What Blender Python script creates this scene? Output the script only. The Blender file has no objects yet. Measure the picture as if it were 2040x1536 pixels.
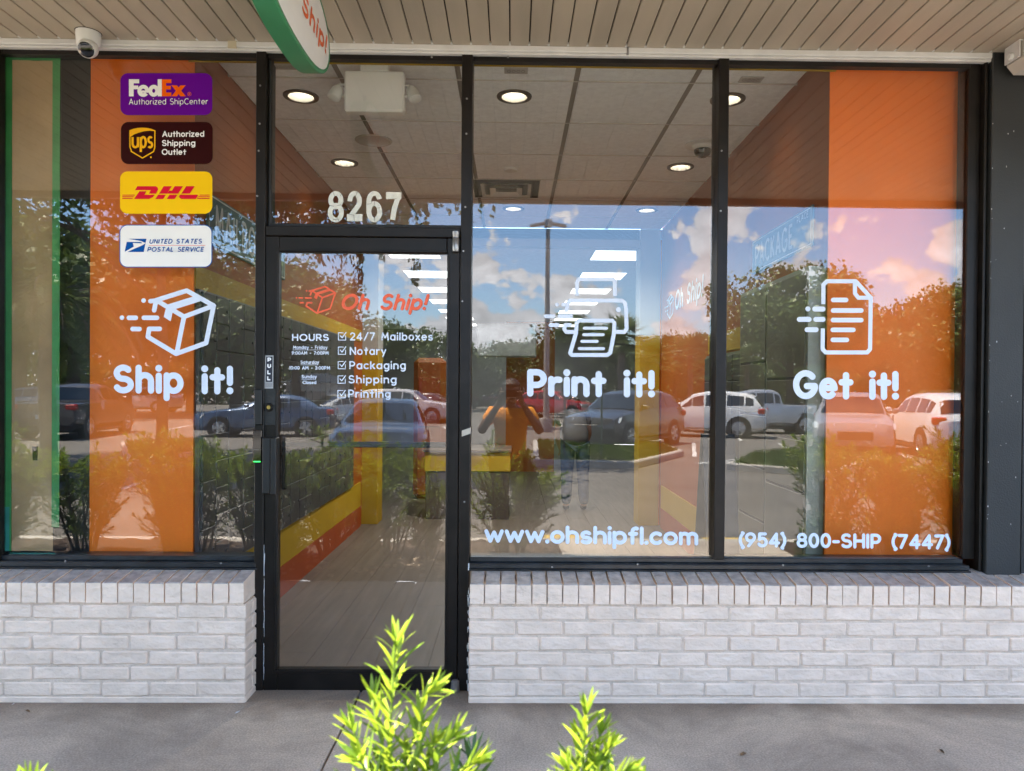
import bpy, bmesh, math, random
import numpy as np
from mathutils import Vector, Matrix, Euler, Quaternion
C = bpy.context.scene
COL = C.collection
R = math.radians
random.seed(7); rng = np.random.default_rng(7)

# ------------------------------------------------------------------ camera, sky, sun, exposure
F = 1480.0                       # focal length in photo pixels (2040 x 1536)
CAM = Vector((0, -3.38, 1.352))
CR = Matrix.Rotation(R(-0.9), 3, 'Z') @ Matrix.Rotation(R(89.5), 3, 'X') @ Matrix.Rotation(R(0.45), 3, 'Z')
_v = CR.transposed() @ Vector((0, 1, 0))
SX = F * _v.x / -_v.z
SY = 10 + F * _v.y / -_v.z
cd = bpy.data.cameras.new("camera"); cam = bpy.data.objects.new("camera", cd); COL.objects.link(cam)
cam.matrix_world = Matrix.Translation(CAM) @ CR.to_4x4()
cd.sensor_width = 36; cd.lens = 36 * F / 2040; cd.shift_x = SX / 2040; cd.shift_y = SY / 2040
cd.clip_start = 0.02; cd.clip_end = 3000
cd.dof.use_dof = True; cd.dof.focus_distance = 4.2; cd.dof.aperture_fstop = 6.6
C.camera = cam

SUN_DIR = Vector((-0.30, -0.085, 0.95)).normalized()      # towards the sun
sl = bpy.data.lights.new("sun", 'SUN'); sl.energy = 5.0; sl.angle = R(0.53); sl.color = (1, .90, .74)
so = bpy.data.objects.new("sun", sl); COL.objects.link(so)
so.rotation_euler = (-SUN_DIR).to_track_quat('-Z', 'Y').to_euler()

W = bpy.data.worlds.new("World"); C.world = W; W.use_nodes = True
nt = W.node_tree; nt.nodes.clear()
def wn(t, **k):
    n = nt.nodes.new(t)
    for a, b in k.items(): setattr(n, a, b)
    return n
def wl(a, b): nt.links.new(a, b)
sky = wn('ShaderNodeTexSky', sky_type='NISHITA', sun_disc=False, sun_elevation=math.asin(SUN_DIR.z),
         sun_rotation=math.atan2(SUN_DIR.x, SUN_DIR.y), air_density=1.0, dust_density=0.3, ozone_density=3.0)
tint = wn('ShaderNodeMix', data_type='RGBA', blend_type='MULTIPLY'); tint.inputs[0].default_value = 1
tint.inputs[7].default_value = (.86, .925, .99, 1)
wl(sky.outputs[0], tint.inputs[6])
tc = wn('ShaderNodeTexCoord')
def cloud_noise(off, sc):
    m = wn('ShaderNodeMapping'); m.inputs['Scale'].default_value = (sc, sc, sc * 1.3); m.inputs['Location'].default_value = off
    n = wn('ShaderNodeTexNoise'); n.inputs['Scale'].default_value = 1; n.inputs['Detail'].default_value = 12; n.inputs['Roughness'].default_value = .60
    wl(tc.outputs['Generated'], m.inputs[0]); wl(m.outputs[0], n.inputs['Vector']); return n.outputs['Fac']
n1 = cloud_noise((3.1, 1.7, .4), 9); n2 = cloud_noise((3.06, 1.7, .27), 9)
mr = wn('ShaderNodeMapRange', interpolation_type='SMOOTHSTEP'); mr.inputs[1].default_value = .50; mr.inputs[2].default_value = .54
sep = wn('ShaderNodeSeparateXYZ'); wl(tc.outputs['Generated'], sep.inputs[0])
hi = wn('ShaderNodeMapRange'); hi.inputs[1].default_value = .06; hi.inputs[2].default_value = .26; hi.inputs[3].default_value = .050; hi.inputs[4].default_value = -.085
wl(sep.outputs[2], hi.inputs[0])
ad = wn('ShaderNodeMath', operation='ADD'); wl(n1, ad.inputs[0]); wl(hi.outputs[0], ad.inputs[1]); wl(ad.outputs[0], mr.inputs[0])
sh = wn('ShaderNodeMath', operation='SUBTRACT'); wl(n1, sh.inputs[0]); wl(n2, sh.inputs[1])
sm = wn('ShaderNodeMapRange'); sm.inputs[1].default_value = -.11; sm.inputs[2].default_value = .12; sm.inputs[3].default_value = 3.6; sm.inputs[4].default_value = 6.6
wl(sh.outputs[0], sm.inputs[0])
ccol = wn('ShaderNodeMix', data_type='RGBA', blend_type='MULTIPLY'); ccol.inputs[0].default_value = 1; ccol.inputs[6].default_value = (.96, .98, 1.04, 1)
wl(sm.outputs[0], ccol.inputs[7])
mx = wn('ShaderNodeMix', data_type='RGBA'); wl(mr.outputs[0], mx.inputs[0]); wl(tint.outputs[2], mx.inputs[6]); wl(ccol.outputs[2], mx.inputs[7])
bg = wn('ShaderNodeBackground'); bg.inputs[1].default_value = .12
wo = wn('ShaderNodeOutputWorld'); wl(mx.outputs[2], bg.inputs[0]); wl(bg.outputs[0], wo.inputs[0])

C.view_settings.view_transform = 'Standard'; C.view_settings.look = 'None'; C.view_settings.gamma = 1
C.view_settings.exposure = 3.1
C.render.engine = 'CYCLES'
cy = C.cycles
cy.use_denoising = True; cy.max_bounces = 10; cy.diffuse_bounces = 4; cy.glossy_bounces = 4; cy.transparent_max_bounces = 24
cy.sample_clamp_indirect = 6; cy.caustics_reflective = False; cy.caustics_refractive = False

# ------------------------------------------------------------------ measuring: photo pixel -> world point on plane y = Y
def A(px, py, Y=0.0):
    d = CR @ Vector(((px - 1020 + SX) / F, -(py - 768 - SY) / F, -1.0))
    t = (Y - CAM.y) / d.y
    p = CAM + d * t
    return p.x, p.z
def AX(px, py, Y=0.0): return A(px, py, Y)[0]
def AZ(px, py, Y=0.0): return A(px, py, Y)[1]
def MIR(px, py, z):
    """something seen mirrored in the glass standing at height z with its foot at this pixel -> x, y in front of the shop"""
    d = CR @ Vector(((px - 1020 + SX) / F, -(py - 768 - SY) / F, -1.0))
    t = (z - CAM.z) / d.z; p = CAM + d * t
    return p.x, -p.y
def MIRD(px, d):
    """x of a pixel mirrored at depth d in front of the glass"""
    return AX(px, 778, d)

# ------------------------------------------------------------------ object helpers
def prop(o, label=None, cat=None, group=None, kind=None):
    if label: o['label'] = label
    if cat: o['category'] = cat
    if group: o['group'] = group
    if kind: o['kind'] = kind
    return o
def empty(name, loc, label, cat, group=None, rotz=0):
    o = bpy.data.objects.new(name, None); COL.objects.link(o); o.location = loc; o.rotation_euler = (0, 0, rotz)
    o.empty_display_size = .1
    return prop(o, label, cat, group)
class MB:
    def __init__(s): s.v = []; s.f = []; s.mi = []
    def add(s, vs, fs, m=0):
        n = len(s.v); s.v.extend([tuple(p) for p in vs])
        for f in fs: s.f.append(tuple(i + n for i in f)); s.mi.append(m)
        return s
    def box(s, x0, x1, y0, y1, z0, z1, m=0):
        if x0 > x1: x0, x1 = x1, x0
        if y0 > y1: y0, y1 = y1, y0
        if z0 > z1: z0, z1 = z1, z0
        v = [(x0,y0,z0),(x1,y0,z0),(x1,y1,z0),(x0,y1,z0),(x0,y0,z1),(x1,y0,z1),(x1,y1,z1),(x0,y1,z1)]
        return s.add(v, [(0,3,2,1),(4,5,6,7),(0,1,5,4),(1,2,6,5),(2,3,7,6),(3,0,4,7)], m)
    def cbox(s, x0, x1, y0, y1, z0, z1, c=.004, jit=0, m=0):
        """box with all edges chamfered by c"""
        if x0 > x1: x0, x1 = x1, x0
        if y0 > y1: y0, y1 = y1, y0
        if z0 > z1: z0, z1 = z1, z0
        c = min(c, (x1-x0)*.45, (y1-y0)*.45, (z1-z0)*.45)
        lo = (x0,y0,z0); hi = (x1,y1,z1); v = []; idx = {}
        for sx in (0,1):
            for sy in (0,1):
                for sz in (0,1):
                    s_ = (sx,sy,sz)
                    jj = [random.uniform(-jit,jit) for _ in range(3)]
                    for ax in range(3):
                        p = [ (hi[k] if s_[k] else lo[k]) + (0 if k == ax else (-c if s_[k] else c)) + jj[k] for k in range(3)]
                        idx[s_+(ax,)] = len(v); v.append(p)
        f = []
        for ax in range(3):
            o1, o2 = [(1,2),(2,0),(0,1)][ax]
            for sd in (0,1):
                q = []
                for a,b in ((0,0),(1,0),(1,1),(0,1)):
                    k = [0,0,0]; k[ax]=sd; k[o1]=a; k[o2]=b; q.append(idx[tuple(k)+(ax,)])
                f.append(q if sd else q[::-1])
        for ax in range(3):
            o1, o2 = [(1,2),(2,0),(0,1)][ax]
            for a in (0,1):
                for b in (0,1):
                    k0=[0,0,0]; k1=[0,0,0]; k1[ax]=1
                    for k in (k0,k1): k[o1]=a; k[o2]=b
                    q=[idx[tuple(k0)+(o1,)],idx[tuple(k1)+(o1,)],idx[tuple(k1)+(o2,)],idx[tuple(k0)+(o2,)]]
                    f.append(q if (a==b) else q[::-1])
        for sx in (0,1):
            for sy in (0,1):
                for sz in (0,1):
                    q=[idx[(sx,sy,sz,a)] for a in range(3)]
                    f.append(q if (sx+sy+sz)%2 else q[::-1])
        return s.add(v, f, m)
    def tube(s, pts, rad, n=10, m=0, caps=True):
        pts=[Vector(p) for p in pts]; k=len(pts)
        if not hasattr(rad,'__len__'): rad=[rad]*k
        base=len(s.v); t0=None; u=None
        for i,p in enumerate(pts):
            t=(pts[min(i+1,k-1)]-pts[max(i-1,0)]).normalized()
            if u is None:
                u=t.orthogonal().normalized()
            else:
                u=(u-t*u.dot(t)); u=u.normalized() if u.length>1e-6 else t.orthogonal().normalized()
            w=t.cross(u)
            for j in range(n):
                a=2*math.pi*j/n; s.v.append(tuple(p+(u*math.cos(a)+w*math.sin(a))*rad[i]))
        for i in range(k-1):
            for j in range(n):
                a=base+i*n+j; b=base+i*n+(j+1)%n
                s.f.append((a,b,b+n,a+n)); s.mi.append(m)
        if caps:
            s.f.append(tuple(base+j for j in range(n))[::-1]); s.mi.append(m)
            s.f.append(tuple(base+(k-1)*n+j for j in range(n))); s.mi.append(m)
        return s
    def lathe(s, prof, n=24, M=None, m=0):
        """prof: (r,z) list spun round local z, placed by matrix M"""
        base=len(s.v); k=len(prof)
        for r,z in prof:
            for j in range(n):
                a=2*math.pi*j/n; p=Vector((r*math.cos(a),r*math.sin(a),z)); s.v.append(tuple(M@p if M else p))
        for i in range(k-1):
            for j in range(n):
                a=base+i*n+j; b=base+i*n+(j+1)%n
                s.f.append((a,b,b+n,a+n)); s.mi.append(m)
        return s
    def build(s, name, mats, parent=None, smooth=None, local=False, label=None):
        me=bpy.data.meshes.new(name); me.from_pydata(s.v,[],s.f)
        if not isinstance(mats,(list,tuple)): mats=[mats]
        for mm in mats: me.materials.append(mm)
        if len(mats)>1: me.polygons.foreach_set('material_index', s.mi)
        if smooth is not None:
            me.polygons.foreach_set('use_smooth',[True]*len(s.f))
            if smooth<180: 
                me.set_sharp_from_angle(angle=R(smooth))
        me.update()
        o=bpy.data.objects.new(name,me); COL.objects.link(o)
        if parent is not None:
            o.parent=parent
            if not local and parent.type=='EMPTY': o.location=-Vector(parent.location)
        if label: o['label']=label
        return o

# ------------------------------------------------------------------ materials
MATS={}
def mat(name, col, rough=.6, var=.12, scale=6, bump=0, bscale=60, metal=0, spec=.5, col2=None, detail=5, stretch=(1,1,1), emit=0, coat=0):
    if name in MATS: return MATS[name]
    m=bpy.data.materials.new(name); m.use_nodes=True; t=m.node_tree; b=t.nodes['Principled BSDF']
    tc=t.nodes.new('ShaderNodeTexCoord'); mp=t.nodes.new('ShaderNodeMapping'); mp.inputs['Scale'].default_value=stretch
    t.links.new(tc.outputs['Object'],mp.inputs[0])
    n=t.nodes.new('ShaderNodeTexNoise'); n.inputs['Scale'].default_value=scale; n.inputs['Detail'].default_value=detail
    t.links.new(mp.outputs[0],n.inputs['Vector'])
    mx=t.nodes.new('ShaderNodeMix'); mx.data_type='RGBA'
    c2=col2 if col2 else tuple(c*(1-2*var) for c in col)
    c1=col if col2 else tuple(min(1,c*(1+var)) for c in col)
    mx.inputs[6].default_value=(*c1,1); mx.inputs[7].default_value=(*c2,1)
    rmp=t.nodes.new('ShaderNodeMapRange'); rmp.inputs[1].default_value=.3; rmp.inputs[2].default_value=.7
    t.links.new(n.outputs['Fac'],rmp.inputs[0]); t.links.new(rmp.outputs[0],mx.inputs[0])
    t.links.new(mx.outputs[2],b.inputs['Base Color'])
    b.inputs['Roughness'].default_value=rough; b.inputs['Metallic'].default_value=metal
    b.inputs['Specular IOR Level'].default_value=spec; b.inputs['Coat Weight'].default_value=coat
    if bump:
        n2=t.nodes.new('ShaderNodeTexNoise'); n2.inputs['Scale'].default_value=bscale; n2.inputs['Detail'].default_value=4
        t.links.new(mp.outputs[0],n2.inputs['Vector'])
        bp=t.nodes.new('ShaderNodeBump'); bp.inputs['Strength'].default_value=bump; bp.inputs['Distance'].default_value=.01
        t.links.new(n2.outputs['Fac'],bp.inputs['Height']); t.links.new(bp.outputs[0],b.inputs['Normal'])
    if emit:
        b.inputs['Emission Color'].default_value=(*col,1); b.inputs['Emission Strength'].default_value=emit
    MATS[name]=m; return m
def leaf_mat(name, c1, c2, trans=.35, rough=.45, hue=.0):
    if name in MATS: return MATS[name]
    m=bpy.data.materials.new(name); m.use_nodes=True; t=m.node_tree; t.nodes.clear()
    L=t.links.new; N=t.nodes.new
    g=N('ShaderNodeNewGeometry'); mx=N('ShaderNodeMix'); mx.data_type='RGBA'
    mx.inputs[6].default_value=(*c1,1); mx.inputs[7].default_value=(*c2,1); L(g.outputs['Random Per Island'],mx.inputs[0])
    p=N('ShaderNodeBsdfPrincipled'); p.inputs['Roughness'].default_value=rough; p.inputs['Specular IOR Level'].default_value=.35
    tr=N('ShaderNodeBsdfTranslucent'); ms=N('ShaderNodeMixShader'); ms.inputs[0].default_value=trans
    L(mx.outputs[2],p.inputs['Base Color']); L(mx.outputs[2],tr.inputs[0])
    L(p.outputs[0],ms.inputs[1]); L(tr.outputs[0],ms.inputs[2])
    o=N('ShaderNodeOutputMaterial'); L(ms.outputs[0],o.inputs[0])
    MATS[name]=m; return m
def glass_mat(name, refl, tint, wav=.0):
    m=bpy.data.materials.new(name); m.use_nodes=True; t=m.node_tree; t.nodes.clear(); L=t.links.new; N=t.nodes.new
    tr=N('ShaderNodeBsdfTransparent'); tr.inputs[0].default_value=(*tint,1)
    gl=N('ShaderNodeBsdfGlossy'); gl.inputs['Roughness'].default_value=0; gl.inputs[0].default_value=(1,1,1,1)
    lw=N('ShaderNodeLayerWeight'); lw.inputs[0].default_value=.5
    pw=N('ShaderNodeMath'); pw.operation='POWER'; pw.inputs[1].default_value=5; L(lw.outputs['Facing'],pw.inputs[0])
    mr=N('ShaderNodeMapRange'); mr.inputs[3].default_value=refl; mr.inputs[4].default_value=.95; L(pw.outputs[0],mr.inputs[0])
    ms=N('ShaderNodeMixShader'); L(mr.outputs[0],ms.inputs[0]); L(tr.outputs[0],ms.inputs[1]); L(gl.outputs[0],ms.inputs[2])
    if wav:
        tc=N('ShaderNodeTexCoord'); n=N('ShaderNodeTexNoise'); n.inputs['Scale'].default_value=3.0; n.inputs['Detail'].default_value=1
        L(tc.outputs['Object'],n.inputs['Vector']); b=N('ShaderNodeBump'); b.inputs['Strength'].default_value=wav; b.inputs['Distance'].default_value=.01
        L(n.outputs['Fac'],b.inputs['Height']); L(b.outputs[0],gl.inputs['Normal'])
    o=N('ShaderNodeOutputMaterial'); L(ms.outputs[0],o.inputs[0]); MATS[name]=m; return m
GLASS=glass_mat('window_glass',.078,(.96,.97,.96),.008)
GLASSB=glass_mat('glass_back_face',.02,(.97,.97,.97))
def emis(name,col,s):
    if name in MATS: return MATS[name]
    m=bpy.data.materials.new(name); m.use_nodes=True; t=m.node_tree; t.nodes.clear()
    e=t.nodes.new('ShaderNodeEmission'); e.inputs[0].default_value=(*col,1); e.inputs[1].default_value=s
    o=t.nodes.new('ShaderNodeOutputMaterial'); t.links.new(e.outputs[0],o.inputs[0]); MATS[name]=m; return m

# ------------------------------------------------------------------ stroke lettering
X=.68
def full(cx,cy,rx,ry): return [(cx,cy,rx,ry,90,450)]
G={
'a':(.58,[full(.29,.34,.29,.34),[(.58,X),(.58,0)]]),'b':(.58,[[(0,1),(0,0)],full(.29,.34,.29,.34)]),
'c':(.5,[[(.29,.34,.29,.34,48,312)]]),'d':(.58,[[(.58,1),(.58,0)],full(.29,.34,.29,.34)]),
'e':(.58,[[(.03,.36),(.58,.36)],[(.29,.34,.29,.34,3,312)]]),
'f':(.38,[[(.38,.98),(.32,1.0),(.34,.8,.2,.2,100,180),(.14,0)],[(0,.62),(.34,.62)]]),
'g':(.58,[full(.29,.34,.29,.34),[(.58,X),(.58,-.06),(.30,-.06,.28,.26,0,-135)]]),
'h':(.52,[[(0,1),(0,0)],[(0,.38),(.26,.42,.26,.26,180,0),(.52,0)]]),
'i':(.0,[[(0,X-.02),(0,0)],[(0,.99,'dot')]]),'k':(.48,[[(0,1),(0,0)],[(.44,X),(.04,.27)],[(.18,.40),(.48,0)]]),
'l':(.0,[[(0,1),(0,0)]]),'m':(.84,[[(0,X),(0,0)],[(0,.42),(.21,.46,.21,.22,180,0),(.42,0)],[(.42,.42),(.63,.46,.21,.22,180,0),(.84,0)]]),
'n':(.52,[[(0,X),(0,0)],[(0,.38),(.26,.42,.26,.26,180,0),(.52,0)]]),'o':(.58,[full(.29,.34,.29,.34)]),
'p':(.58,[[(0,X),(0,-.32)],full(.29,.34,.29,.34)]),'r':(.34,[[(0,X),(0,0)],[(0,.34),(.28,.36,.28,.3,180,75)]]),
's':(.46,[[(.23,.50,.21,.18,35,270),(.23,.16,.23,.17,90,-145)]]),
't':(.40,[[(.2,.93),(.2,0)],[(0,.62),(.4,.62)]]),'u':(.52,[[(0,X),(0,.26),(.26,.26,.26,.26,180,360),(.52,X)],[(.52,.3),(.52,0)]]),
'w':(.84,[[(0,X),(.21,.02),(.42,.60),(.63,.02),(.84,X)]]),'x':(.48,[[(0,X),(.48,0)],[(.48,X),(0,0)]]),
'y':(.54,[[(0,X),(.27,.06)],[(.54,X),(.16,-.31)]]),'z':(.46,[[(0,X),(.46,X),(0,0),(.46,0)]]),
'A':(.76,[[(0,0),(.38,1),(.76,0)],[(.14,.32),(.62,.32)]]),
'B':(.6,[[(0,0),(0,1),(.3,1),(.3,.76,.25,.24,90,-90),(0,.52)],[(.3,.52),(.32,.26,.28,.26,90,-90),(0,0)]]),
'C':(.76,[[(.44,.5,.44,.5,48,312)]]),'D':(.7,[[(0,0),(0,1),(.24,1),(.24,.5,.46,.5,90,-90),(0,0)]]),
'E':(.52,[[(.52,1),(0,1),(0,0),(.52,0)],[(0,.52),(.44,.52)]]),'F':(.5,[[(.5,1),(0,1),(0,0)],[(0,.5),(.42,.5)]]),
'G':(.86,[[(.44,.5,.44,.5,45,348),(.86,.44),(.5,.44)]]),'H':(.66,[[(0,0),(0,1)],[(.66,0),(.66,1)],[(0,.5),(.66,.5)]]),
'I':(.0,[[(0,0),(0,1)]]),'K':(.6,[[(0,0),(0,1)],[(.56,1),(.04,.42)],[(.2,.58),(.6,0)]]),'L':(.5,[[(0,1),(0,0),(.5,0)]]),
'M':(.84,[[(0,0),(.08,1),(.42,.3),(.76,1),(.84,0)]]),'N':(.68,[[(0,0),(0,1),(.68,0),(.68,1)]]),
'O':(.9,[full(.45,.5,.45,.5)]),'P':(.58,[[(0,0),(0,1),(.28,1),(.28,.7,.3,.3,90,-90),(0,.4)]]),
'R':(.6,[[(0,0),(0,1),(.3,1),(.3,.72,.28,.28,90,-90),(0,.44)],[(.28,.44),(.6,0)]]),
'S':(.62,[[(.30,.755,.27,.245,38,270),(.31,.255,.31,.255,90,-150)]]),'T':(.66,[[(0,1),(.66,1)],[(.33,1),(.33,0)]]),
'U':(.64,[[(0,1),(0,.32),(.32,.32,.32,.32,180,360),(.64,1)]]),'V':(.7,[[(0,1),(.35,0),(.7,1)]]),'X':(.64,[[(0,1),(.64,0)],[(.64,1),(0,0)]]),
'0':(.58,[full(.29,.5,.29,.5)]),'1':(.2,[[(0,.8),(.2,1),(.2,0)]]),
'2':(.56,[[(.28,.72,.27,.28,165,-30),(0,0),(.56,0)]]),'3':(.54,[[(.26,.75,.25,.25,150,-90),(.26,.26,.28,.26,90,-150)]]),
'4':(.62,[[(.46,0),(.46,1),(0,.26),(.62,.26)]]),'5':(.56,[[(.5,1),(.08,1),(.04,.56),(.27,.32,.29,.32,130,-150)]]),
'6':(.6,[full(.3,.3,.3,.3),[(.44,1),(.01,.38)]]),'7':(.54,[[(0,1),(.54,1),(.14,0)]]),
'8':(.58,[full(.29,.76,.25,.24),full(.29,.27,.29,.27)]),'9':(.6,[full(.3,.7,.3,.3),[(.59,.62),(.16,0)]]),
'!':(.0,[[(0,1),(0,.38)],[(0,.03,'dot')]]),'.':(.0,[[(0,.02,'dot')]]),':':(.0,[[(0,.08,'dot')],[(0,.58,'dot')]]),
'-':(.34,[[(0,.42),(.34,.42)]]),'/':(.5,[[(0,-.05),(.5,1.05)]]),
'(':(.18,[[(.18,1.08),(.62,.46,.60,.74,128,232),(.18,-.18)]]),')':(.18,[[(0,1.08),(-.44,.46,.60,.74,52,-52),(0,-.18)]]),
"'":(.0,[[(0,1),(0,.75)]]),' ':(.36,[])}
def expand(st):
    out=[]
    for it in st:
        if len(it)==2: out.append(it)
        elif len(it)==3: out.append((it[0],it[1])); out.append((it[0]+1e-4,it[1]))
        else:
            cx,cy,rx,ry,a0,a1=it; n=max(6,int(abs(a1-a0)/11))
            for i in range(n+1):
                a=R(a0+(a1-a0)*i/n); out.append((cx+rx*math.cos(a),cy+ry*math.sin(a)))
    r=[out[0]]
    for p in out[1:]:
        if abs(p[0]-r[-1][0])+abs(p[1]-r[-1][1])>1e-6: r.append(p)
    return r
class Decal:
    """flat lettering and shapes drawn on a vertical plane; drawing units are photo pixels or any (u,v) mapped by fn"""
    def __init__(s, fn): s.fn=fn; s.mb=MB(); s.k=0
    def poly(s, pts, lay=None):
        k=s.k if lay is None else lay; s.k+=1
        vs=[s.fn(u,v,k) for u,v in pts]
        n=Vector((0,0,0))
        for i in range(1,len(vs)-1): n+=(Vector(vs[i])-Vector(vs[0])).cross(Vector(vs[i+1])-Vector(vs[0]))
        if n.y>0: vs=vs[::-1]
        s.mb.add(vs,[tuple(range(len(vs)))]); return s
    def stroke(s, pts, w, cap='round'):
        P=[np.array(p,float) for p in pts]
        closed=len(P)>3 and np.linalg.norm(P[0]-P[-1])<1e-3*w+1e-9
        # split at sharp corners
        segs=[[P[0]]]
        for i in range(1,len(P)):
            segs[-1].append(P[i])
            if i<len(P)-1:
                a=P[i]-P[i-1]; b=P[i+1]-P[i]
                c=np.dot(a,b)/(np.linalg.norm(a)*np.linalg.norm(b)+1e-12)
                if c<.82: segs.append([P[i]])
        if len(segs)>1: closed=False
        for si,sg in enumerate(segs):
            k=s.k; s.k+=1; n=len(sg); Lf=[];Rt=[]
            for i in range(n):
                if closed and i in (0,n-1): t=(sg[1]-sg[0])/np.linalg.norm(sg[1]-sg[0])+(sg[-1]-sg[-2])/np.linalg.norm(sg[-1]-sg[-2])
                else: t=sg[min(i+1,n-1)]-sg[max(i-1,0)]
                t=t/(np.linalg.norm(t)+1e-12); nn=np.array((-t[1],t[0]))*w/2
                Lf.append(sg[i]+nn); Rt.append(sg[i]-nn)
            vs=[];fs=[]
            for i in range(n): vs+= [Lf[i],Rt[i]]
            for i in range(n-1): fs.append((2*i,2*i+1,2*i+3,2*i+2))
            if not closed:
                for e in (0,1):
                    rnd = cap=='round' or (e==0 and si>0) or (e==1 and si<len(segs)-1)
                    if not rnd: continue
                    c=sg[0] if e==0 else sg[-1]; a=Lf[0]-c if e==0 else Rt[-1]-c
                    b0=len(vs); m=8
                    for j in range(m+1):
                        an=math.pi*j/m; ca,sa=math.cos(an),math.sin(an)
                        vs.append(c+np.array((a[0]*ca-a[1]*sa,a[0]*sa+a[1]*ca)))
                    fs.append(tuple(range(b0,b0+m+1)))
            W3=[s.fn(p[0],p[1],k) for p in vs]; out=[]
            for f in fs:
                nrm=(Vector(W3[f[1]])-Vector(W3[f[0]])).cross(Vector(W3[f[2]])-Vector(W3[f[0]]))
                out.append(f if nrm.y<=0 else f[::-1])
            s.mb.add(W3,out)
        return s
    def dot(s,u,v,r): return s.poly([(u+r*math.cos(2*math.pi*i/18),v+r*math.sin(2*math.pi*i/18)) for i in range(18)])
    def text(s, txt, x0, x1, ytop, ybase, w, tilt=0, shear=0, cap='round', gap=None, dots=1.12, up=-1):
        """fits txt between x0..x1, cap height ytop..ybase (v grows downwards when up=-1)"""
        h=abs(ybase-ytop)-w; ws=w/h
        gap=ws+.13 if gap is None else gap
        x=0; items=[]
        for ch in txt:
            adv,st=G[ch]
            items.append((ch,x,adv,st)); x+=adv+gap
        tot=x-gap
        sc=(abs(x1-x0)-w)/(tot+abs(shear)*1.0) if tot>0 else h
        for ch,ox,adv,st in items:
            for q in st:
                isdot=len(q)==1 and len(q[0])==3
                pts=[]
                for (u,v) in expand(q):
                    uu=x0+w/2+(ox+u+shear*v)*sc
                    vv=(ybase+up*(-1)*0)-(w/2+v*h) if up==-1 else ybase+(w/2+v*h)
                    pts.append((uu,vv+tilt*(uu-x0)))
                if isdot: s.dot(pts[0][0],pts[0][1],w*.5*dots)
                else: s.stroke(pts,w,cap)
        return s
    def build(s,name,m,parent=None,label=None): return s.mb.build(name,m,parent,label=label)
def on_glass(Y, eps=.00012): return lambda u,v,k:(A(u,v,Y)[0],Y-.0004-k*eps,A(u,v,Y)[1])
def rrect(x0,x1,y0,y1,r,n=7):
    p=[]
    for cx,cy,a in ((x1-r,y0+r,-90),(x1-r,y1-r,0),(x0+r,y1-r,90),(x0+r,y0+r,180)):
        for i in range(n+1): t=R(a+90*i/n); p.append((cx+r*math.cos(t),cy+r*math.sin(t)))
    return p
# ------------------------------------------------------------------ palette
M_bronze=mat('dark_bronze_aluminium',(.0115,.0085,.0065),.40,.25,9,.05,180,metal=0,spec=.27)
M_black=mat('black_rubber',(.008,.008,.008),.5,.2)
M_dark=mat('charcoal_paint',(.017,.018,.0175),.55,.2,3,.15,140)
M_brick=mat('painted_brick',(.89,.69,.53),.5,.06,9,.8,30,stretch=(1,1,1.5))
M_rowtop=mat('weathered_brick_top',(.47,.40,.35),.65,.16,26,.7,60)
M_mortar=mat('painted_mortar',(.76,.59,.45),.75,.1,20,.5,90)
M_soffit=mat('tan_soffit_paint',(.45,.392,.31),.55,.08,3,.12,120,stretch=(2.2,.35,1))
M_white=mat('white_trim_paint',(.66,.66,.65),.4,.06,8)
M_conc=mat('sidewalk_concrete',(.60,.475,.35),.75,.16,1.6,.30,55,col2=(.46,.36,.265),detail=8)
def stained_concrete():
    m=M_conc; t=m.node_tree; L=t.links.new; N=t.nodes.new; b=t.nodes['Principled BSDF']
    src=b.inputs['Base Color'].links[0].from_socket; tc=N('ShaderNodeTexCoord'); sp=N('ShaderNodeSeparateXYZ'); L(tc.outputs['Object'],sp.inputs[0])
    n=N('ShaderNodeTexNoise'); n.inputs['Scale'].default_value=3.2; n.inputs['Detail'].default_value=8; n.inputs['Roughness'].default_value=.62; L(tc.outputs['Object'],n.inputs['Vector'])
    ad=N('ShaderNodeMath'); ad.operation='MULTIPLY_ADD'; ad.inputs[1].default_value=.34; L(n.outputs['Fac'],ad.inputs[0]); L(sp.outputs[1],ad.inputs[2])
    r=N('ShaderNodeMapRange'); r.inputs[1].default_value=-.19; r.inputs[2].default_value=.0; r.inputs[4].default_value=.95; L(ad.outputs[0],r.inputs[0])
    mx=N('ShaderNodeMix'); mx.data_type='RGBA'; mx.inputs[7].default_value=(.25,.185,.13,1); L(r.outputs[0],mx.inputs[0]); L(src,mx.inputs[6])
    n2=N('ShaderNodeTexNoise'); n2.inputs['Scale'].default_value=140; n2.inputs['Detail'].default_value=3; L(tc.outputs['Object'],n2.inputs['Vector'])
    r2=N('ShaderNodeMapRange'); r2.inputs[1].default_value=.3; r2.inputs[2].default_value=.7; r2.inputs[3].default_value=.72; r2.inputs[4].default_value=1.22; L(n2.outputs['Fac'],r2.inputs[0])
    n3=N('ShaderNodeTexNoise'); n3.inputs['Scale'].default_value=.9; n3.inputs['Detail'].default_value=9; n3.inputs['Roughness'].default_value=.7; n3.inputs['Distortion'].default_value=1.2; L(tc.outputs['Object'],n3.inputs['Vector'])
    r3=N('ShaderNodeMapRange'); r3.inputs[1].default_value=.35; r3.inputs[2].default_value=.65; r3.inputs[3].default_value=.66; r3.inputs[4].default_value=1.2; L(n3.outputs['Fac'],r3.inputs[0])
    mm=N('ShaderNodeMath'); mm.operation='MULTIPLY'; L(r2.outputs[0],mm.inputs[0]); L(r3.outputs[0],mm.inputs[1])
    mu=N('ShaderNodeMix'); mu.data_type='RGBA'; mu.blend_type='MULTIPLY'; mu.inputs[0].default_value=1; L(mx.outputs[2],mu.inputs[6]); L(mm.outputs[0],mu.inputs[7]); L(mu.outputs[2],b.inputs['Base Color'])
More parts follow.
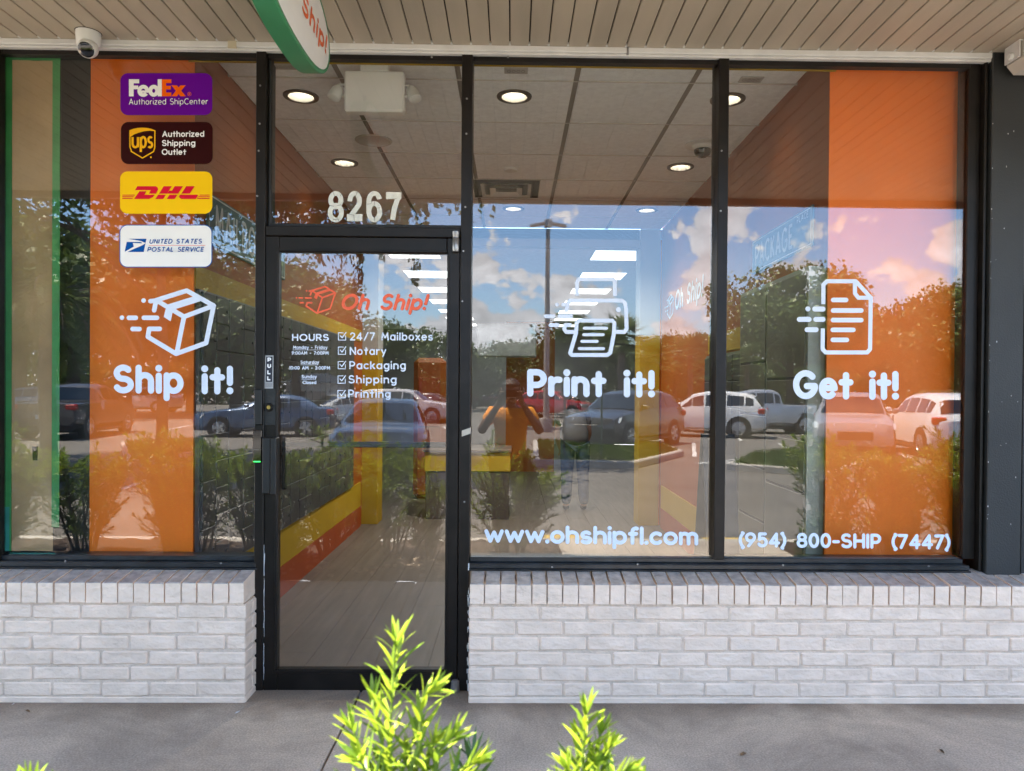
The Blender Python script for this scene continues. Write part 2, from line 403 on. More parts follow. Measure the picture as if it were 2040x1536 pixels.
stained_concrete()
M_vinyl=mat('white_vinyl',(.74,.82,.95),.6,.01,spec=.15)
M_numer=mat('old_ivory_vinyl',(.74,.75,.68),.6,.05,60)
M_orangev=mat('orange_vinyl',(.90,.13,.05),.5,.02)
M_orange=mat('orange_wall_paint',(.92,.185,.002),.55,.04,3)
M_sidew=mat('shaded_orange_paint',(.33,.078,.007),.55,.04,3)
M_yellow=mat('yellow_paint',(.44,.275,.008),.5,.05,3)
M_ceil=mat('ceiling_tile',(.88,.92,.95),.8,.05,30,.2,200)
M_grid=mat('ceiling_grid',(.55,.53,.50),.5,.05)
M_gridd=mat('ceiling_grid_gap',(.20,.18,.16),.6,.05)
M_floor=mat('wood_floor_tile',(.155,.130,.108),.45,.1,2.5,.06,60,col2=(.105,.087,.07),stretch=(9,.7,1),detail=7)
M_grout=mat('floor_grout',(.24,.2,.17),.7,.05)
M_mail=mat('mailbox_grey',(.055,.058,.062),.42,.12,5,.05,90)
M_mailline=mat('mailbox_trim',(.22,.22,.23),.35,.1,metal=.6)
M_locker=mat('locker_olive_grey',(.155,.15,.115),.45,.1,4)
M_wallg=mat('grey_interior_wall',(.42,.42,.43),.7,.05,3)
M_plastic=mat('white_plastic',(.72,.73,.71),.4,.03)
M_lens=mat('black_lens',(.006,.006,.007),.06,.1,spec=.8)
M_brass=mat('brass',(.6,.42,.13),.3,.1,metal=1)
M_steel=mat('worn_steel',(.35,.34,.33),.35,.2,20,metal=.8)

def base_at(x,y,z=0): return (x,y,z)

# ------------------------------------------------------------------ ground in front of the shop
LOT=-.28
g=MB()
xs=[-3.6,-.668,4.9]      # slabs with tooled joints
for i in range(len(xs)-1):
    g.cbox(xs[i]+.004,xs[i+1]-.004,-1.91,.079,-.12,0,.006)
g.box(-9,-3.6,-1.91,.079,-.12,-.001); g.box(4.9,10,-1.91,.079,-.12,-.001)
g.box(-9,10,-1.9,.078,-.14,-.02)
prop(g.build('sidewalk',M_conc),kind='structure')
M_crack=mat('joint_dirt',(.05,.045,.04),.9)
M_mulch=mat('bark_mulch',(.085,.055,.038),.95,.4,35,1.0,60,col2=(.025,.016,.012),detail=8)
XB0,XB1=.42,2.35                     # walkway gap in the planting bed
def ground_sheet(name,x0,x1,y0,y1,nx,ny,z,amp,m):
    b=MB(); vs=[];fs=[]
    for j in range(ny+1):
        for i in range(nx+1):
            vs.append((x0+(x1-x0)*i/nx,y0+(y1-y0)*j/ny,z+random.uniform(-amp,amp)))
    for j in range(ny):
        for i in range(nx):
            a=j*(nx+1)+i; fs.append((a,a+1,a+nx+2,a+nx+1))
    b.add(vs,fs); return prop(b.build(name,m,smooth=180),kind='structure')
ground_sheet('planting_bed',-9,XB0,-3.3,-1.91,110,26,.0,.022,M_mulch)
ground_sheet('planting_bed',XB1,10,-3.3,-1.91,90,26,.0,.022,M_mulch)
M_walk=mat('sunlit_walkway_concrete',(.40,.35,.30),.8,.12,2,.3,60,detail=7)
g=MB(); g.cbox(XB0+.004,XB1-.004,-3.3,-1.914,-.14,.002,.006); prop(g.build('walkway',M_walk),kind='structure')
M_kerb=mat('kerb_concrete',(.44,.41,.37),.8,.1,3,.3,60)
def kerb_ring(pts,w=.15,z0=LOT-.1,z1=-.13,closed=True):
    b=MB(); n=len(pts); P=[Vector((p[0],p[1],0)) for p in pts]; inn=[]
    for i in range(n):
        a=P[(i-1)%n] if closed or i>0 else P[i]; c=P[(i+1)%n] if closed or i<n-1 else P[i]
        t=(c-a).normalized(); nn=Vector((-t.y,t.x,0)); inn.append(P[i]+nn*w)
    m=n if closed else n-1
    for i in range(m):
        j=(i+1)%n
        a,b2,c,d=P[i],P[j],inn[j],inn[i]; e=.025
        a2=a.lerp(d,.17); b3=b2.lerp(c,.17)
        vs=[(a.x,a.y,z0),(b2.x,b2.y,z0),(b2.x,b2.y,z1-e),(a.x,a.y,z1-e),(b3.x,b3.y,z1),(a2.x,a2.y,z1),(c.x,c.y,z1),(d.x,d.y,z1),(c.x,c.y,z0),(d.x,d.y,z0)]
        b.add(vs,[(0,1,2,3),(3,2,4,5),(5,4,6,7),(7,6,8,9)])
    return b
g=MB(); g.cbox(-9,10,-3.46,-3.304,-.34,-.005,.015); prop(g.build('kerb',M_kerb),kind='structure')
M_asph=mat('worn_asphalt',(.148,.135,.119),.85,.12,.9,.35,90,col2=(.112,.102,.09),detail=10)
b=MB(); vs=[];fs=[]
for j,(y,z) in enumerate([(-3.4,-.15),(-6,-.24),(-9,LOT),(-40,LOT),(-90,LOT),(-400,LOT),(-1500,LOT)]):
    for i,x in enumerate([-1500,-200,-40,-10,0,10,40,200,1500]): vs.append((x,y,z))
for j in range(6):
    for i in range(8):
        a=j*9+i; fs.append((a,a+9,a+10,a+1))
b.add(vs,fs); prop(b.build('parking_lot',M_asph),kind='structure')
def lotz(d): 
    return -.15-(d-3.4)/(2.6)*.09 if d<6 else (-.24-(d-6)/3*.04 if d<9 else LOT)
M_linew=mat('white_road_paint',(.62,.62,.60),.7,.15,12); M_liney=mat('yellow_road_paint',(.62,.42,.07),.7,.15,9)
def marking(name,quads,m):
    b=MB()
    for q in quads: b.add([(x,-d,lotz(d)+.005) for x,d in q],[(0,1,2,3)])
    return prop(b.build(name,m),kind='structure')
def bar(x0,d0,x1,d1,w=.11):
    t=Vector((x1-x0,d1-d0)).normalized(); n=Vector((-t.y,t.x))*w/2
    return [(x0+n.x,d0+n.y),(x0-n.x,d0-n.y),(x1-n.x,d1-n.y),(x1+n.x,d1+n.y)]
marking('yellow_kerb_line',[bar(.25,4.42,.75,4.42,.2),bar(2.0,4.3,2.7,4.3,.2)],M_liney)
st=[bar(x,15.2,x+1.2,20.2) for x in np.arange(4.6,26,2.75)]+[bar(x,21.5,x+1.2,27) for x in np.arange(5,30,2.75)]
st+=[bar(x,8.5,x-.8,13.2) for x in (-3.3,-6.2,-9)]+[bar(x,25,x-.8,30) for x in np.arange(-16,-1,2.75)]+[bar(x,44,x-.8,49) for x in np.arange(-34,30,2.75)]
st+=[bar(4.3+.45*i,13.6,6.0+.45*i,15.0,.1) for i in range(5)]+[bar(4.2,13.5,7.2,13.5,.1),bar(5.6,15.1,8.6,15.1,.1)]
marking('parking_line',st,M_linew)

# ------------------------------------------------------------------ brick bases under the windows
YB=-.18; ZS=AZ(1300,1163,YB); ZR=AZ(1300,1205,YB)     # brick face; front top edge and underside of the rowlock
ZK=AZ(1300,1136,-.03)                                 # back of the sloping rowlock
def brick_wall(x0,x1,label):
    e=empty('brick_wall',((x0+x1)/2,YB,0),label,'wall')
    body=MB(); body.box(x0+.004,x1-.004,YB+.0055,.22,-.06,ZR-.004); body.box(x0+.012,x1-.012,YB+.004,.0,ZR-.01,ZS-.006)
    body.build('mortar',M_mortar,e)
    b=MB(); pitch=.2055; rows=6; zh=(ZR-.004-.026)/rows
    b.cbox(x0-.001,x1+.001,YB+.002,.2,-.05,.026,.006)
    for r_ in range(rows):
        z0=.026+zh*r_+.004; z1=.026+zh*(r_+1)-.006
        off=(r_%2)*pitch*.5
        x=x0 if x0>-1.5 else x1
        cuts=[x0]; 
        if x0>-1.5:
            c=x0+(pitch if off==0 else pitch*.5)
            while c<x1-.03: cuts.append(c+random.uniform(-.004,.004)); c+=pitch
        else:
            c=x1-(pitch if off==0 else pitch*.42); q=[]
            while c>x0+.03: q.append(c+random.uniform(-.004,.004)); c-=pitch
            cuts+=q[::-1]
        cuts.append(x1)
        for i in range(len(cuts)-1):
            a=cuts[i]+(.004 if i else 0); c=cuts[i+1]-(.004 if i<len(cuts)-2 else 0)
            b.cbox(a,c,YB+random.uniform(-.002,.002),YB+.10,z0+random.uniform(-.002,.002),z1+random.uniform(-.002,.002),.005,.0018)
    if x0>-1.5:   # return face of the brick beside the door
        for r_ in range(rows): b.cbox(x0-.002,x0+.06,YB+.09,.2,.026+zh*r_+.004,.026+zh*(r_+1)-.006,.004)
    else:
        for r_ in range(rows): b.cbox(x1-.06,x1+.002,YB+.09,.2,.026+zh*r_+.004,.026+zh*(r_+1)-.006,.004)
    b.build('brick_courses',M_brick,e)
    t=MB(); n=int(round((x1-x0)/.0675)); w=(x1-x0)/n
    for i in range(n):
        a=x0+i*w+.003+random.uniform(-.0015,.0015); c=x0+(i+1)*w-.003+random.uniform(-.0015,.0015); yf=YB-.012+random.uniform(-.003,.003); dz=random.uniform(-.002,.002)
        v=[(a,yf,ZR+.005),(c,yf,ZR+.005),(c,.0,ZR+.005),(a,.0,ZR+.005),(a,yf,ZS-.004+dz),(c,yf,ZS-.004+dz),(c,.0,ZK+.008+dz),(a,.0,ZK+.008+dz),(a+.003,yf+.006,ZS+dz),(c-.003,yf+.006,ZS+dz)]
        f=[(0,3,2,1),(0,1,5,4),(1,2,6,9,5),(2,3,7,6),(3,0,4,8,7)]
        t.add(v,f,0); t.add([v[4],v[5],v[9],v[8]],[(0,1,2,3)],1); t.add([v[8],v[9],v[6],v[7]],[(0,1,2,3)],1)
    t.build('rowlock_sill',[M_brick,M_rowtop],e)
    return e
XDL=AX(488.5,1290,YB); XDR=AX(934,1290,YB)
brick_wall(-3.7,XDL,'low white painted brick wall left of the glass door, sill bricks on top')
brick_wall(XDR,4.6,'long low white painted brick wall right of the glass door, sill bricks on top')

# ------------------------------------------------------------------ canopy over the walk
ZSOF=AZ(1020,93,-.05)
DC=2.50                                        # how far the canopy reaches out
e=empty('canopy',(0,-DC/2,ZSOF),'tan plank soffit canopy over the shop front, thin dark joints between boards','canopy')
pl=MB(); w=.0862; x=-6.0+.031
while x<7:
    pl.cbox(x+.0028,x+w-.0028,-DC,-.03,ZSOF,ZSOF+.02,.0025); x+=w
pl.build('soffit_boards',M_soffit,e)
q=MB(); q.box(-6,7,-DC,.075,ZSOF+.012,ZSOF+.06); q.build('soffit_backing',mat('joint_shadow_brown',(.03,.022,.015),.9),e)
q=MB(); q.cbox(-6,7,-DC-.06,-DC-.002,ZSOF-.048,ZSOF+.62,.006); q.build('fascia',mat('fascia_brown',(.20,.16,.12),.6,.1),e)
q=MB(); q.box(-6,7,-DC-.0,.075,ZSOF+.062,ZSOF+.6); q.build('roof',M_dark,e)  # unseen roof mass above the soffit, added to keep the sun out
ZT1=AZ(1020,97.5,-.05)
q=MB(); zt=AZ(1020,89,-.06); zb=AZ(1020,108,-.06)
q.cbox(-6,7,-.065,-.03,zb+.012,zt-.004,.004); q.cbox(-6,7,-.058,-.03,zb,zb+.0118,.003); q.cbox(-6,7,-.075,-.03,zt-.0038,zt+.009,.002)
q.build('trim_strip',M_white,e)
q=MB(); q.cbox(AX(453,88,-.07),AX(470,88,-.07),-.0666,-.05,zb+.008,zt-.002,.0005); q.build('masking_tape_patch',mat('beige_tape',(.6,.53,.38),.7),e)
q=MB(); q.cbox(AX(1249,98,-.07),AX(1253,98,-.07),-.0668,-.05,zb+.004,zt-.002,.0005); q.build('strip_joint',M_steel,e)

# ------------------------------------------------------------------ storefront frame
ZH=ZT1; 
xp=dict(l0=AX(-12,600),l1=AX(9,600),pl0=AX(507.5,700,-.05),pl1=AX(526.5,700,-.05),pr0=AX(915.5,800,-.05),pr1=AX(937,800,-.05),
        m0=AX(1427.5,650,-.05),m1=AX(1448,650,-.05),r0=AX(1920,600),r1=AX(1963,600,-.05))
zg1=AZ(1020,128); zg0=AZ(1100,1108.5); zsill=AZ(1100,1135,-.045)
e=empty('storefront_frame',(0,0,0),'dark bronze aluminium storefront frame around the windows and door','frame')
b=MB(); b.cbox(xp['pl0'],xp['pl1'],-.05,.07,.0,zg1+.06,.003); b.build('post',M_bronze,e)
b=MB(); b.cbox(xp['pr0'],xp['pr1'],-.05,.07,.0,zg1+.06,.003); b.build('post',M_bronze,e)
b=MB(); b.cbox(xp['m0'],xp['m1'],-.05,.07,zg0-.001,zg1+.06,.003); b.build('mullion',M_bronze,e)
b=MB(); b.cbox(xp['l0']-.1,xp['l1'],-.05,.07,zsill,zg1+.06,.003); b.build('post',M_bronze,e)
b=MB(); b.cbox(xp['r0']+.055,xp['r1'],-.05,.07,zsill,zg1+.06,.003); b.cbox(xp['r0'],xp['r0']+.054,-.018,.07,zg0,zg1+.03,.003); b.build('post',M_bronze,e)
b=MB()
segs=[(xp['l1'],xp['pl0']),(xp['pl1'],xp['pr0']),(xp['pr1'],xp['m0']),(xp['m1'],xp['r0'])]
for a,c in segs:
    b.cbox(a+.001,c-.001,-.030,.009,zg1,zg1+.026,.002); b.cbox(a+.001,c-.001,-.046,.072,zg1+.0262,ZH+.02,.003)
b.build('head_rail',M_bronze,e)
M_sill=mat('sill_grey_black',(.024,.027,.030),.32,.3,12,.05,100)
for a,c in ((xp['l1'],xp['pl0']-.001),(xp['pr1']+.001,xp['r0'])):
    b=MB(); b.cbox(a,c,-.020,.07,zg0-.022,zg0,.003); b.cbox(a-.0,c+.012,-.052,.07,zg0-.046,zg0-.0222,.004); b.cbox(a,c+.016,-.06,.0,zsill-.004,zg0-.0462,.003)
    b.build('sill_rail',M_sill,e)
zd1=AZ(720,471.5,-.04); zd1b=AZ(720,452,-.04)
b=MB(); b.cbox(xp['pl1']+.001,xp['pr0']-.001,-.045,.07,zd1,zd1b,.003); b.build('transom_bar',M_bronze,e)
b=MB(); x0=AX(527,300); x1=AX(540.5,300)
b.cbox(xp['pl1']+.001,x1,-.012,.06,zd1b+.001,zg1-.001,.003); b.cbox(x1,xp['pr0']-.001,-.01,.06,zd1b+.001,AZ(720,447.5),.002); b.build('glazing_bead',M_black,e)
scr=MB()
for px,py in ((518,170),(517,246),(515,300),(512,390),(930,196),(929,266),(927,412),(923,500),(921,600),(925,1000),(1012,113),(860,113),(724,103),(1438,300),(1436,420),(1100,1130),(1270,1124),(1560,1126),(1850,1128),(440,1122),(130,1118)):
    M=Matrix.Translation((AX(px,py,-.053),-.0505 if py<1100 else -.053,AZ(px,py,-.053)))@Matrix.Rotation(R(90),4,'X'); scr=MB(); scr.lathe([(.0045,-.002),(.0045,.0016),(.003,.0026),(.0,.0026)],8,M); scr.build('screw',M_steel,e)
# key reader and latch guard on the post
b=MB(); x0,x1=AX(505,890,-.06),AX(523,890,-.06); z0,z1=AZ(514,922,-.06),AZ(514,856,-.06)
b.cbox(x0,x1,-.072,-.0505,z0,z1,.003)
rd=empty('card_reader',((x0+x1)/2,-.06,z0),'glossy black card reader with green light on the post left of the door','card reader')
b.build('reader_body',M_lens,rd)
b=MB(); b.box(x0+.005,x1-.005,-.0735,-.0722,z0+.004,z0+.009); b.build('status_light',emis('green_led',(.05,.8,.15),.35),rd)
b=MB(); b.box(x0+.001,x1-.001,-.0728,-.0721,z0+.058,z0+.0595); b.build('seam',M_steel,rd)
b=MB(); x0,x1=AX(507,810,-.06),AX(522.5,810,-.06); b.cbox(x0,x1,-.068,-.0505,AZ(514,846,-.06),AZ(514,776,-.06),.003)
prop(b.build('latch_guard',M_black),'black metal latch guard strip on the post beside the door lock','latch guard')

# ------------------------------------------------------------------ glazing and lettering
def pane(x0,x1,z0,z1,parent,y=0,name='glass_pane'):
    b=MB(); b.box(x0,x1,y,y+.006,z0,z1,1); b.mi[-4]=0
    # faces order: bottom, top, front, right, back, left
    b.mi=[1,1,0,1,1,1]
    return b.build(name,[GLASS,GLASSB],parent)
def win(label,x0,x1,z0,z1):
    e=empty('shop_window',((x0+x1)/2,0,z0),label,'window'); pane(x0,x1,z0,z1,e); return e
wl_=win('left shop window with courier stickers, a taped paper strip and the words Ship it!',xp['l1'],xp['pl0'],zg0,zg1)
wt=win('transom window above the door with the house number 8267',x1 if False else AX(540,300),xp['pr0'],AZ(720,448),zg1)
wc=win('middle shop window with the printer sign and the words Print it!',xp['pr1'],xp['m0'],zg0,zg1)
wr=win('right shop window with the page sign and the words Get it!',xp['m1'],xp['r0'],zg0,zg1)
OG=on_glass(0)
def icon(name,parent,fn=OG,m=M_vinyl): 
    d=Decal(fn); return d
def box_icon(d,f,w):
    L=lambda *p,cap='round':d.stroke([f(*q) for q in p],w,cap)
    L((520,330),(865,222),(1170,392),(1085,815),(745,937),(425,745),(440,655),(560,655))
    L((520,330),(835,518),(1170,392)); L((835,518),(755,920))
    L((655,405),(1000,297)); L((690,420),(1010,318)); L((455,342),(520,335)); L((518,345),(498,445))
    d.poly([f(*q) for q in ((630,425),(712,440),(685,570),(606,520))])
    d.dot(*f(378,335),w*.5); d.dot(*f(133,528),w*.5)
    L((212,530),(290,530)); L((382,530),(530,530)); L((255,657),(332,657))
d=Decal(OG); box_icon(d,lambda u,v:(220+u/5.688,540+v/5.688),9.2); d.build('parcel_icon',M_vinyl,wl_)
d=Decal(OG); d.text('Ship it!',225,464.5,726,783.5,12.4,.011,gap=.33); d.build('lettering',M_vinyl,wl_,'white rounded words Ship it!')
d=Decal(OG); f=lambda u,v:(1040+u/5.69,540+v/5.69)
S=lambda pts,w=7.8,cap='round':d.stroke([f(*q) for q in pts],w,cap)
S([(623,283),(623,125),(645,92),(1030,92),(1052,118),(1052,283)],cap='butt')
S([(500,465),(518,370),(545,335),(1130,335),(1165,360),(1178,420),(1185,655),(1160,690),(1065,690)],cap='butt')
S([(545,612),(490,612),(478,655),(500,690),(612,690)])
S([(612,700),(618,590),(640,562),(1020,562),(1046,590),(1042,700),(1000,925),(965,952),(565,952),(545,930),(612,700)])
for u0,u1,v in ((705,957,648),(698,918,722),(677,850,797),(648,922,880)): S([(u0,v),(u1,v)],6)
d.dot(*f(1090,440),5); d.dot(*f(395,383),3.8)
for u0,u1,v in ((465,515,382),(268,355,514),(425,555,514),(322,405,613)): S([(u0,v),(u1,v)],7.6)
d.build('printer_icon',M_vinyl,wc)
d=Decal(OG); d.text('Print it!',1050,1304,735,790,12.6,.009,gap=.33); d.build('lettering',M_vinyl,wc,'white rounded words Print it!')
d=Decal(OG); d.text('www.ohshipfl.com',965,1390.5,1045,1081.5,7.6,.0115,gap=.255); d.build('lettering',M_vinyl,wc,'white web address along the bottom of the pane')
d=Decal(OG); f=lambda u,v:(1570+u/5.6875,540+v/5.6875)
S([(398,375),(400,155),(440,115),(765,115),(935,300),(928,885),(895,922),(425,922),(390,885),(393,650)],8.1,'butt')
S([(755,125),(757,255),(795,303),(920,303)],8.1)
for u0,u1,v in ((510,655,328),(508,827,447),(508,827,556),(505,737,667),(505,663,780)): S([(u0,v),(u1,v)],9.2)
for u0,u1,v in ((300,393,431),(125,235,548),(312,393,548),(213,315,665)): S([(u0,v),(u1,v)],10)
d.dot(*f(222,430),5); d.build('page_icon',M_vinyl,wr)
d=Decal(OG); d.text('Get it!',1579.7,1789.8,737,795,12.7,.010,gap=.33); d.build('lettering',M_vinyl,wr,'white rounded words Get it!')
d=Decal(OG); d.text('(954) 800-SHIP (7447)',1471,1893,1060,1090,6.2,.0105,gap=.31); d.build('lettering',M_vinyl,wr,'white phone number along the bottom of the pane')
# house number: blunt condensed numerals
d=Decal(OG)
NUM={'8':[[(.5,.745,.31,.255,90,450)],[(.5,.275,.345,.275,90,450)]],'2':[[(.5,.70,.33,.30,180,-25),(.22,.14)],[(0.13,0.06),(.87,0.06)]],
     '6':[[(.5,.31,.34,.31,90,450)],[(.16,.31),(.16,.66),(.5,.70,.34,.30,180,15)]],'7':[[(.10,.96),(.92,.96)],[(.86,.93),(.55,.42),(.42,0)]]}
for ch,a,b_,w_ in (('8',653,685,9.6),('2',691,722,9.6),('6',730,761.5,9.6),('7',769,799.5,10)):
    d=Decal(OG)
    for st_ in NUM[ch]:
        pts=[(a+w_/2+(u-.155)/.69*(b_-a-w_) if ch not in '27' else a+w_/2+(u-.13)/.74*(b_-a-w_), 443-w_/2-v*(62.5-w_)) for u,v in expand(st_)]
        wide=13.5 if (ch=='7' and st_[0]==(.10,.96)) or (ch=='2' and len(st_)==2 and st_[0]==(.13,.06)) else w_
        if wide>w_: 
            v0=pts[0][1]; hh=14.5; top=v0-(w_/2 if ch=='7' else hh-w_/2-1)
            d.poly([(a,top),(b_,top),(b_,top+hh),(a,top+hh)]); continue
        d.stroke(pts,w_,'butt')
    d.build('numeral',M_numer,wt)
d=Decal(on_glass(-.0014)); 
for p in (((664,383),(667,392)),((677,391),(681,386)),((656,409),(665,411)),((671,410),(680,408)),((672,432),(675,440)),((712,382),(708,392)),((696,427),(706,429)),((705,428),(706,442)),((731,407),(739,406),(742,401)),((746,401),(746,409)),((746,432),(746,441)),((752,415),(758,414)),((773,397),(790,396)),((664,437),(674,437))):
    d.stroke(p,.7,'butt')
d.build('crack',mat('crack_grey',(.16,.15,.13),.8),wt)

# courier stickers
def V(name,c): return mat('vinyl_'+name,c,.6,.0,spec=.12)
vw=V('white',(.93,.93,.93)); vor=V('bright_orange',(.95,.13,.0)); vy=V('amber',(.95,.48,.008))
def sticker(r,rad,m,label,border=None):
    d=Decal(OG); 
    if border is not None: d.poly(rrect(*r,rad),0); o=d.build('courier_sticker',border,wl_,label); d=Decal(OG); d.poly(rrect(r[0]+1.8,r[1]-1.8,r[2]+1.8,r[3]-1.8,rad-1.8),2); d.build('sticker_face',m,o)
    else: d.poly(rrect(*r,rad),0); o=d.build('courier_sticker',m,wl_,label)
    return o
def sub(o,m,fn,name='sticker_print'):
    d=Decal(on_glass(-.0007)); fn(d); d.build(name,m,o)
o=sticker((240,423,145.8,229.4),15,V('purple',(.13,.0,.30)),'purple shipping sticker with white and orange letters, topmost')
def fx(d): 
    for q in (((257,158),(266.3,158),(266.3,192),(257,192)),((266.3,158),(277.3,158),(277.3,166),(266.3,166)),((266.3,170.5),(275.5,170.5),(275.5,178),(266.3,178)),((314.3,158),(322.5,158),(322.5,192),(314.3,192))): d.poly(q)
    d.stroke(expand([(285.6,181.2,7.9,8.2,0,-322)]),7.6,'butt'); d.stroke([(279,182.6),(297.3,182.6)],4.4,'butt'); d.stroke(expand([(306.5,181,6.9,8.0,0,360)]),7.8)
    d.text('Authorized ShipCenter',257,415.5,196.6,209,1.25,cap='butt',gap=.26)
sub(o,vw,fx)
def fx2(d):
    for q in (((322.7,158),(331,158),(331,192),(322.7,192)),((331,158),(341.5,158),(341.5,165.7),(331,165.7)),((331,171),(340.5,171),(340.5,178.2),(331,178.2)),((331,184.3),(341.5,184.3),(341.5,192),(331,192)),((341.5,170),(352.5,170),(370.5,192),(359.5,192)),((359.5,170),(370,170),(352.5,192),(341.8,192))): d.poly(q)
    d.stroke([(377.5+3.6*math.cos(R(a)),187.5+3.6*math.sin(R(a))) for a in range(0,361,20)],.7); d.text('R',376,379.3,185.6,189.8,.7)
sub(o,vor,fx2)
o=sticker((241,424,243,327),15,V('dark_brown',(.028,.0,.0)),'dark brown shipping sticker with a gold shield')
def up(d):
    z=lambda u,v:(230+u/7.314,130+v/7.314)
    out=[(212,955),(212,1195)]+[(212+18*math.sin(R(a)),1195+60*a/90) for a in (30,60,90)]+[(394,1352),(556,1258),(574,1200),(576,957),(520,935),(460,922),(394,918),(330,922),(265,935),(212,955)]
    d.stroke([z(*q) for q in out],2.3)
    d.poly([z(*q) for q in ((208,957),(265,936),(330,924),(394,920),(460,924),(520,938),(578,960),(500,955),(420,962),(340,985),(270,1010),(222,1045))])
    d.text('u',262,277.5,261.5,295.8,4.6,cap='butt'); d.text('p',278.5,293,261.5,295.8,4.6,cap='butt'); d.text('s',293.5,305.5,261.5,295.8,4.4,cap='butt'); d.dot(301,313.5,1.7)
sub(o,vy,up)
def up2(d):
    d.text('Authorized',323.2,407.3,261,273,2.2,gap=.30); d.text('Shipping',323.2,390,279.3,291.5,2.2,gap=.30); d.text('Outlet',323.2,372.2,297.3,309.3,2.2,gap=.30)
sub(o,vw,up2)
o=sticker((239.3,423,341.6,425.7),15,V('signal_yellow',(1.0,.60,.003)),'yellow shipping sticker with slanted red letters')
def dh(d):
    z=lambda u,v:(230+u/7.314,330+v/7.314)
    for P in (((320,300),(585,300),(612,315),(625,345),(615,375),(590,409),(488,409),(515,358),(285,358)),((350,374),(452,374),(425,425),(577,425),(545,460),(490,487),(272,487)),
      ((705,300),(822,300),(785,366),(825,366),(865,300),(985,300),(915,409),(637,409)),((625,425),(738,425),(697,487),(582,487)),((790,425),(905,425),(862,487),(750,487)),
      ((1035,300),(1157,300),(1085,409),(962,409)),((940,425),(1208,425),(1172,487),(965,487),(935,470),(928,450)),
      ((103,425),(288,425),(280,436),(103,436)),((103,449),(272,449),(264,461),(103,461)),((103,474),(256,474),(248,487),(103,487)),
      ((1235,425),(1375,425),(1375,436),(1227,436)),((1218,449),(1375,449),(1375,461),(1210,461)),((1201,474),(1375,474),(1375,487),(1193,487))):
        if len(P)==8 and P[0]==(705,300):
            d.poly([z(*q) for q in ((705,300),(822,300),(752,409),(637,409))]); d.poly([z(*q) for q in ((865,300),(985,300),(915,409),(797,409))]); d.poly([z(*q) for q in ((785,366),(825,366),(797,409),(752,409))])
        elif P[0]==(320,300):
            d.poly([z(*q) for q in ((320,300),(585,300),(612,315),(624,345),(617,358),(285,358))]); d.poly([z(*q) for q in ((515,358),(617,358),(590,409),(488,409))])
        elif P[0]==(350,374):
            d.poly([z(*q) for q in ((350,374),(452,374),(425,425),(315,425))]); d.poly([z(*q) for q in ((315,425),(577,425),(545,460),(490,487),(272,487))])
        else: d.poly([z(*q) for q in P])
sub(o,V('red',(.68,.006,.03)),dh)
o=sticker((238,423,447.6,533),15.5,V('warm_white',(.93,.92,.89)),'white shipping sticker with blue border and blue eagle head emblem, lowest',border=V('blue',(.0,.085,.36)))
def us(d):
    z=lambda u,v:(230+u/7.314,330+v/7.314)
    d.poly([z(*q) for q in ((185,1066),(452,1066),(440,1125),(420,1120),(385,1102),(300,1085))])
    d.poly([z(*q) for q in ((440,1125),(412,1258),(175,1258),(300,1200),(400,1158),(425,1140))])
    d.poly([z(*q) for q in ((165,1112),(360,1112),(390,1122),(380,1132),(252,1126))])
    d.poly([z(*q) for q in ((165,1112),(254,1126),(268,1180),(136,1256))])
    d.text('UNITED STATES',297.3,404.3,476,485.8,1.75,shear=.22,cap='butt',gap=.34); d.text('POSTAL SERVICE',294,408.8,492.2,502,1.75,shear=.22,cap='butt',gap=.34)
sub(o,V('blue',(.0,.085,.36)),us)
sub(o,V('pale_red',(.85,.22,.2)),lambda d:d.stroke([(296.5,488.9),(409,488.9)],1,'butt'))

# taped paper strip in the left window (inside face of the pane)
M_paper=mat('brown_kraft_paper',(.38,.25,.12),.8,.1,5,.5,14); M_tape=mat('green_masking_tape',(.03,.23,.055),.6,.12,9); M_teal=mat('teal_masking_tape',(.02,.22,.17),.6,.1,9)
pp=MB(); nx,ny=8,70
x0,x1=AX(23,600,.012),AX(106,600,.012); z0,z1=AZ(60,1098,.012),AZ(60,120,.012)
vs=[];fs=[]
for j in range(ny+1):
    for i in range(nx+1):
        vs.append((x0+(x1-x0)*i/nx,.012+.006*random.random()*(1 if 0<i<nx else .3),z0+(z1-z0)*j/ny))
for j in range(ny):
    for i in range(nx):
        if (j in (13,14) and i==4): continue
        a=j*(nx+1)+i; fs.append((a,a+1,a+nx+2,a+nx+1))
pp.add(vs,fs); pp.build('paper_strip',M_paper,wl_,smooth=180)
t=MB()
for a,c,u,v in ((9,23.5,104,1098),(104,119,104,1050)): t.box(AX(a,600,.009),AX(c,600,.009),.0075,.0095,AZ(60,v,.009),AZ(60,u,.009))
t.box(AX(9,600,.009),AX(119,600,.009),.0098,.0112,AZ(60,120,.009),AZ(60,105,.009)); t.build('green_tape',M_tape,wl_)
t=MB(); t.box(AX(6,600,.009),AX(20,600,.009),.007,.0074,AZ(60,1098,.009),AZ(60,1010,.009)); t.box(AX(20,600,.009),AX(112,600,.009),.007,.0074,AZ(60,1107,.009),AZ(60,1101,.009)); t.build('teal_tape',M_teal,wl_)
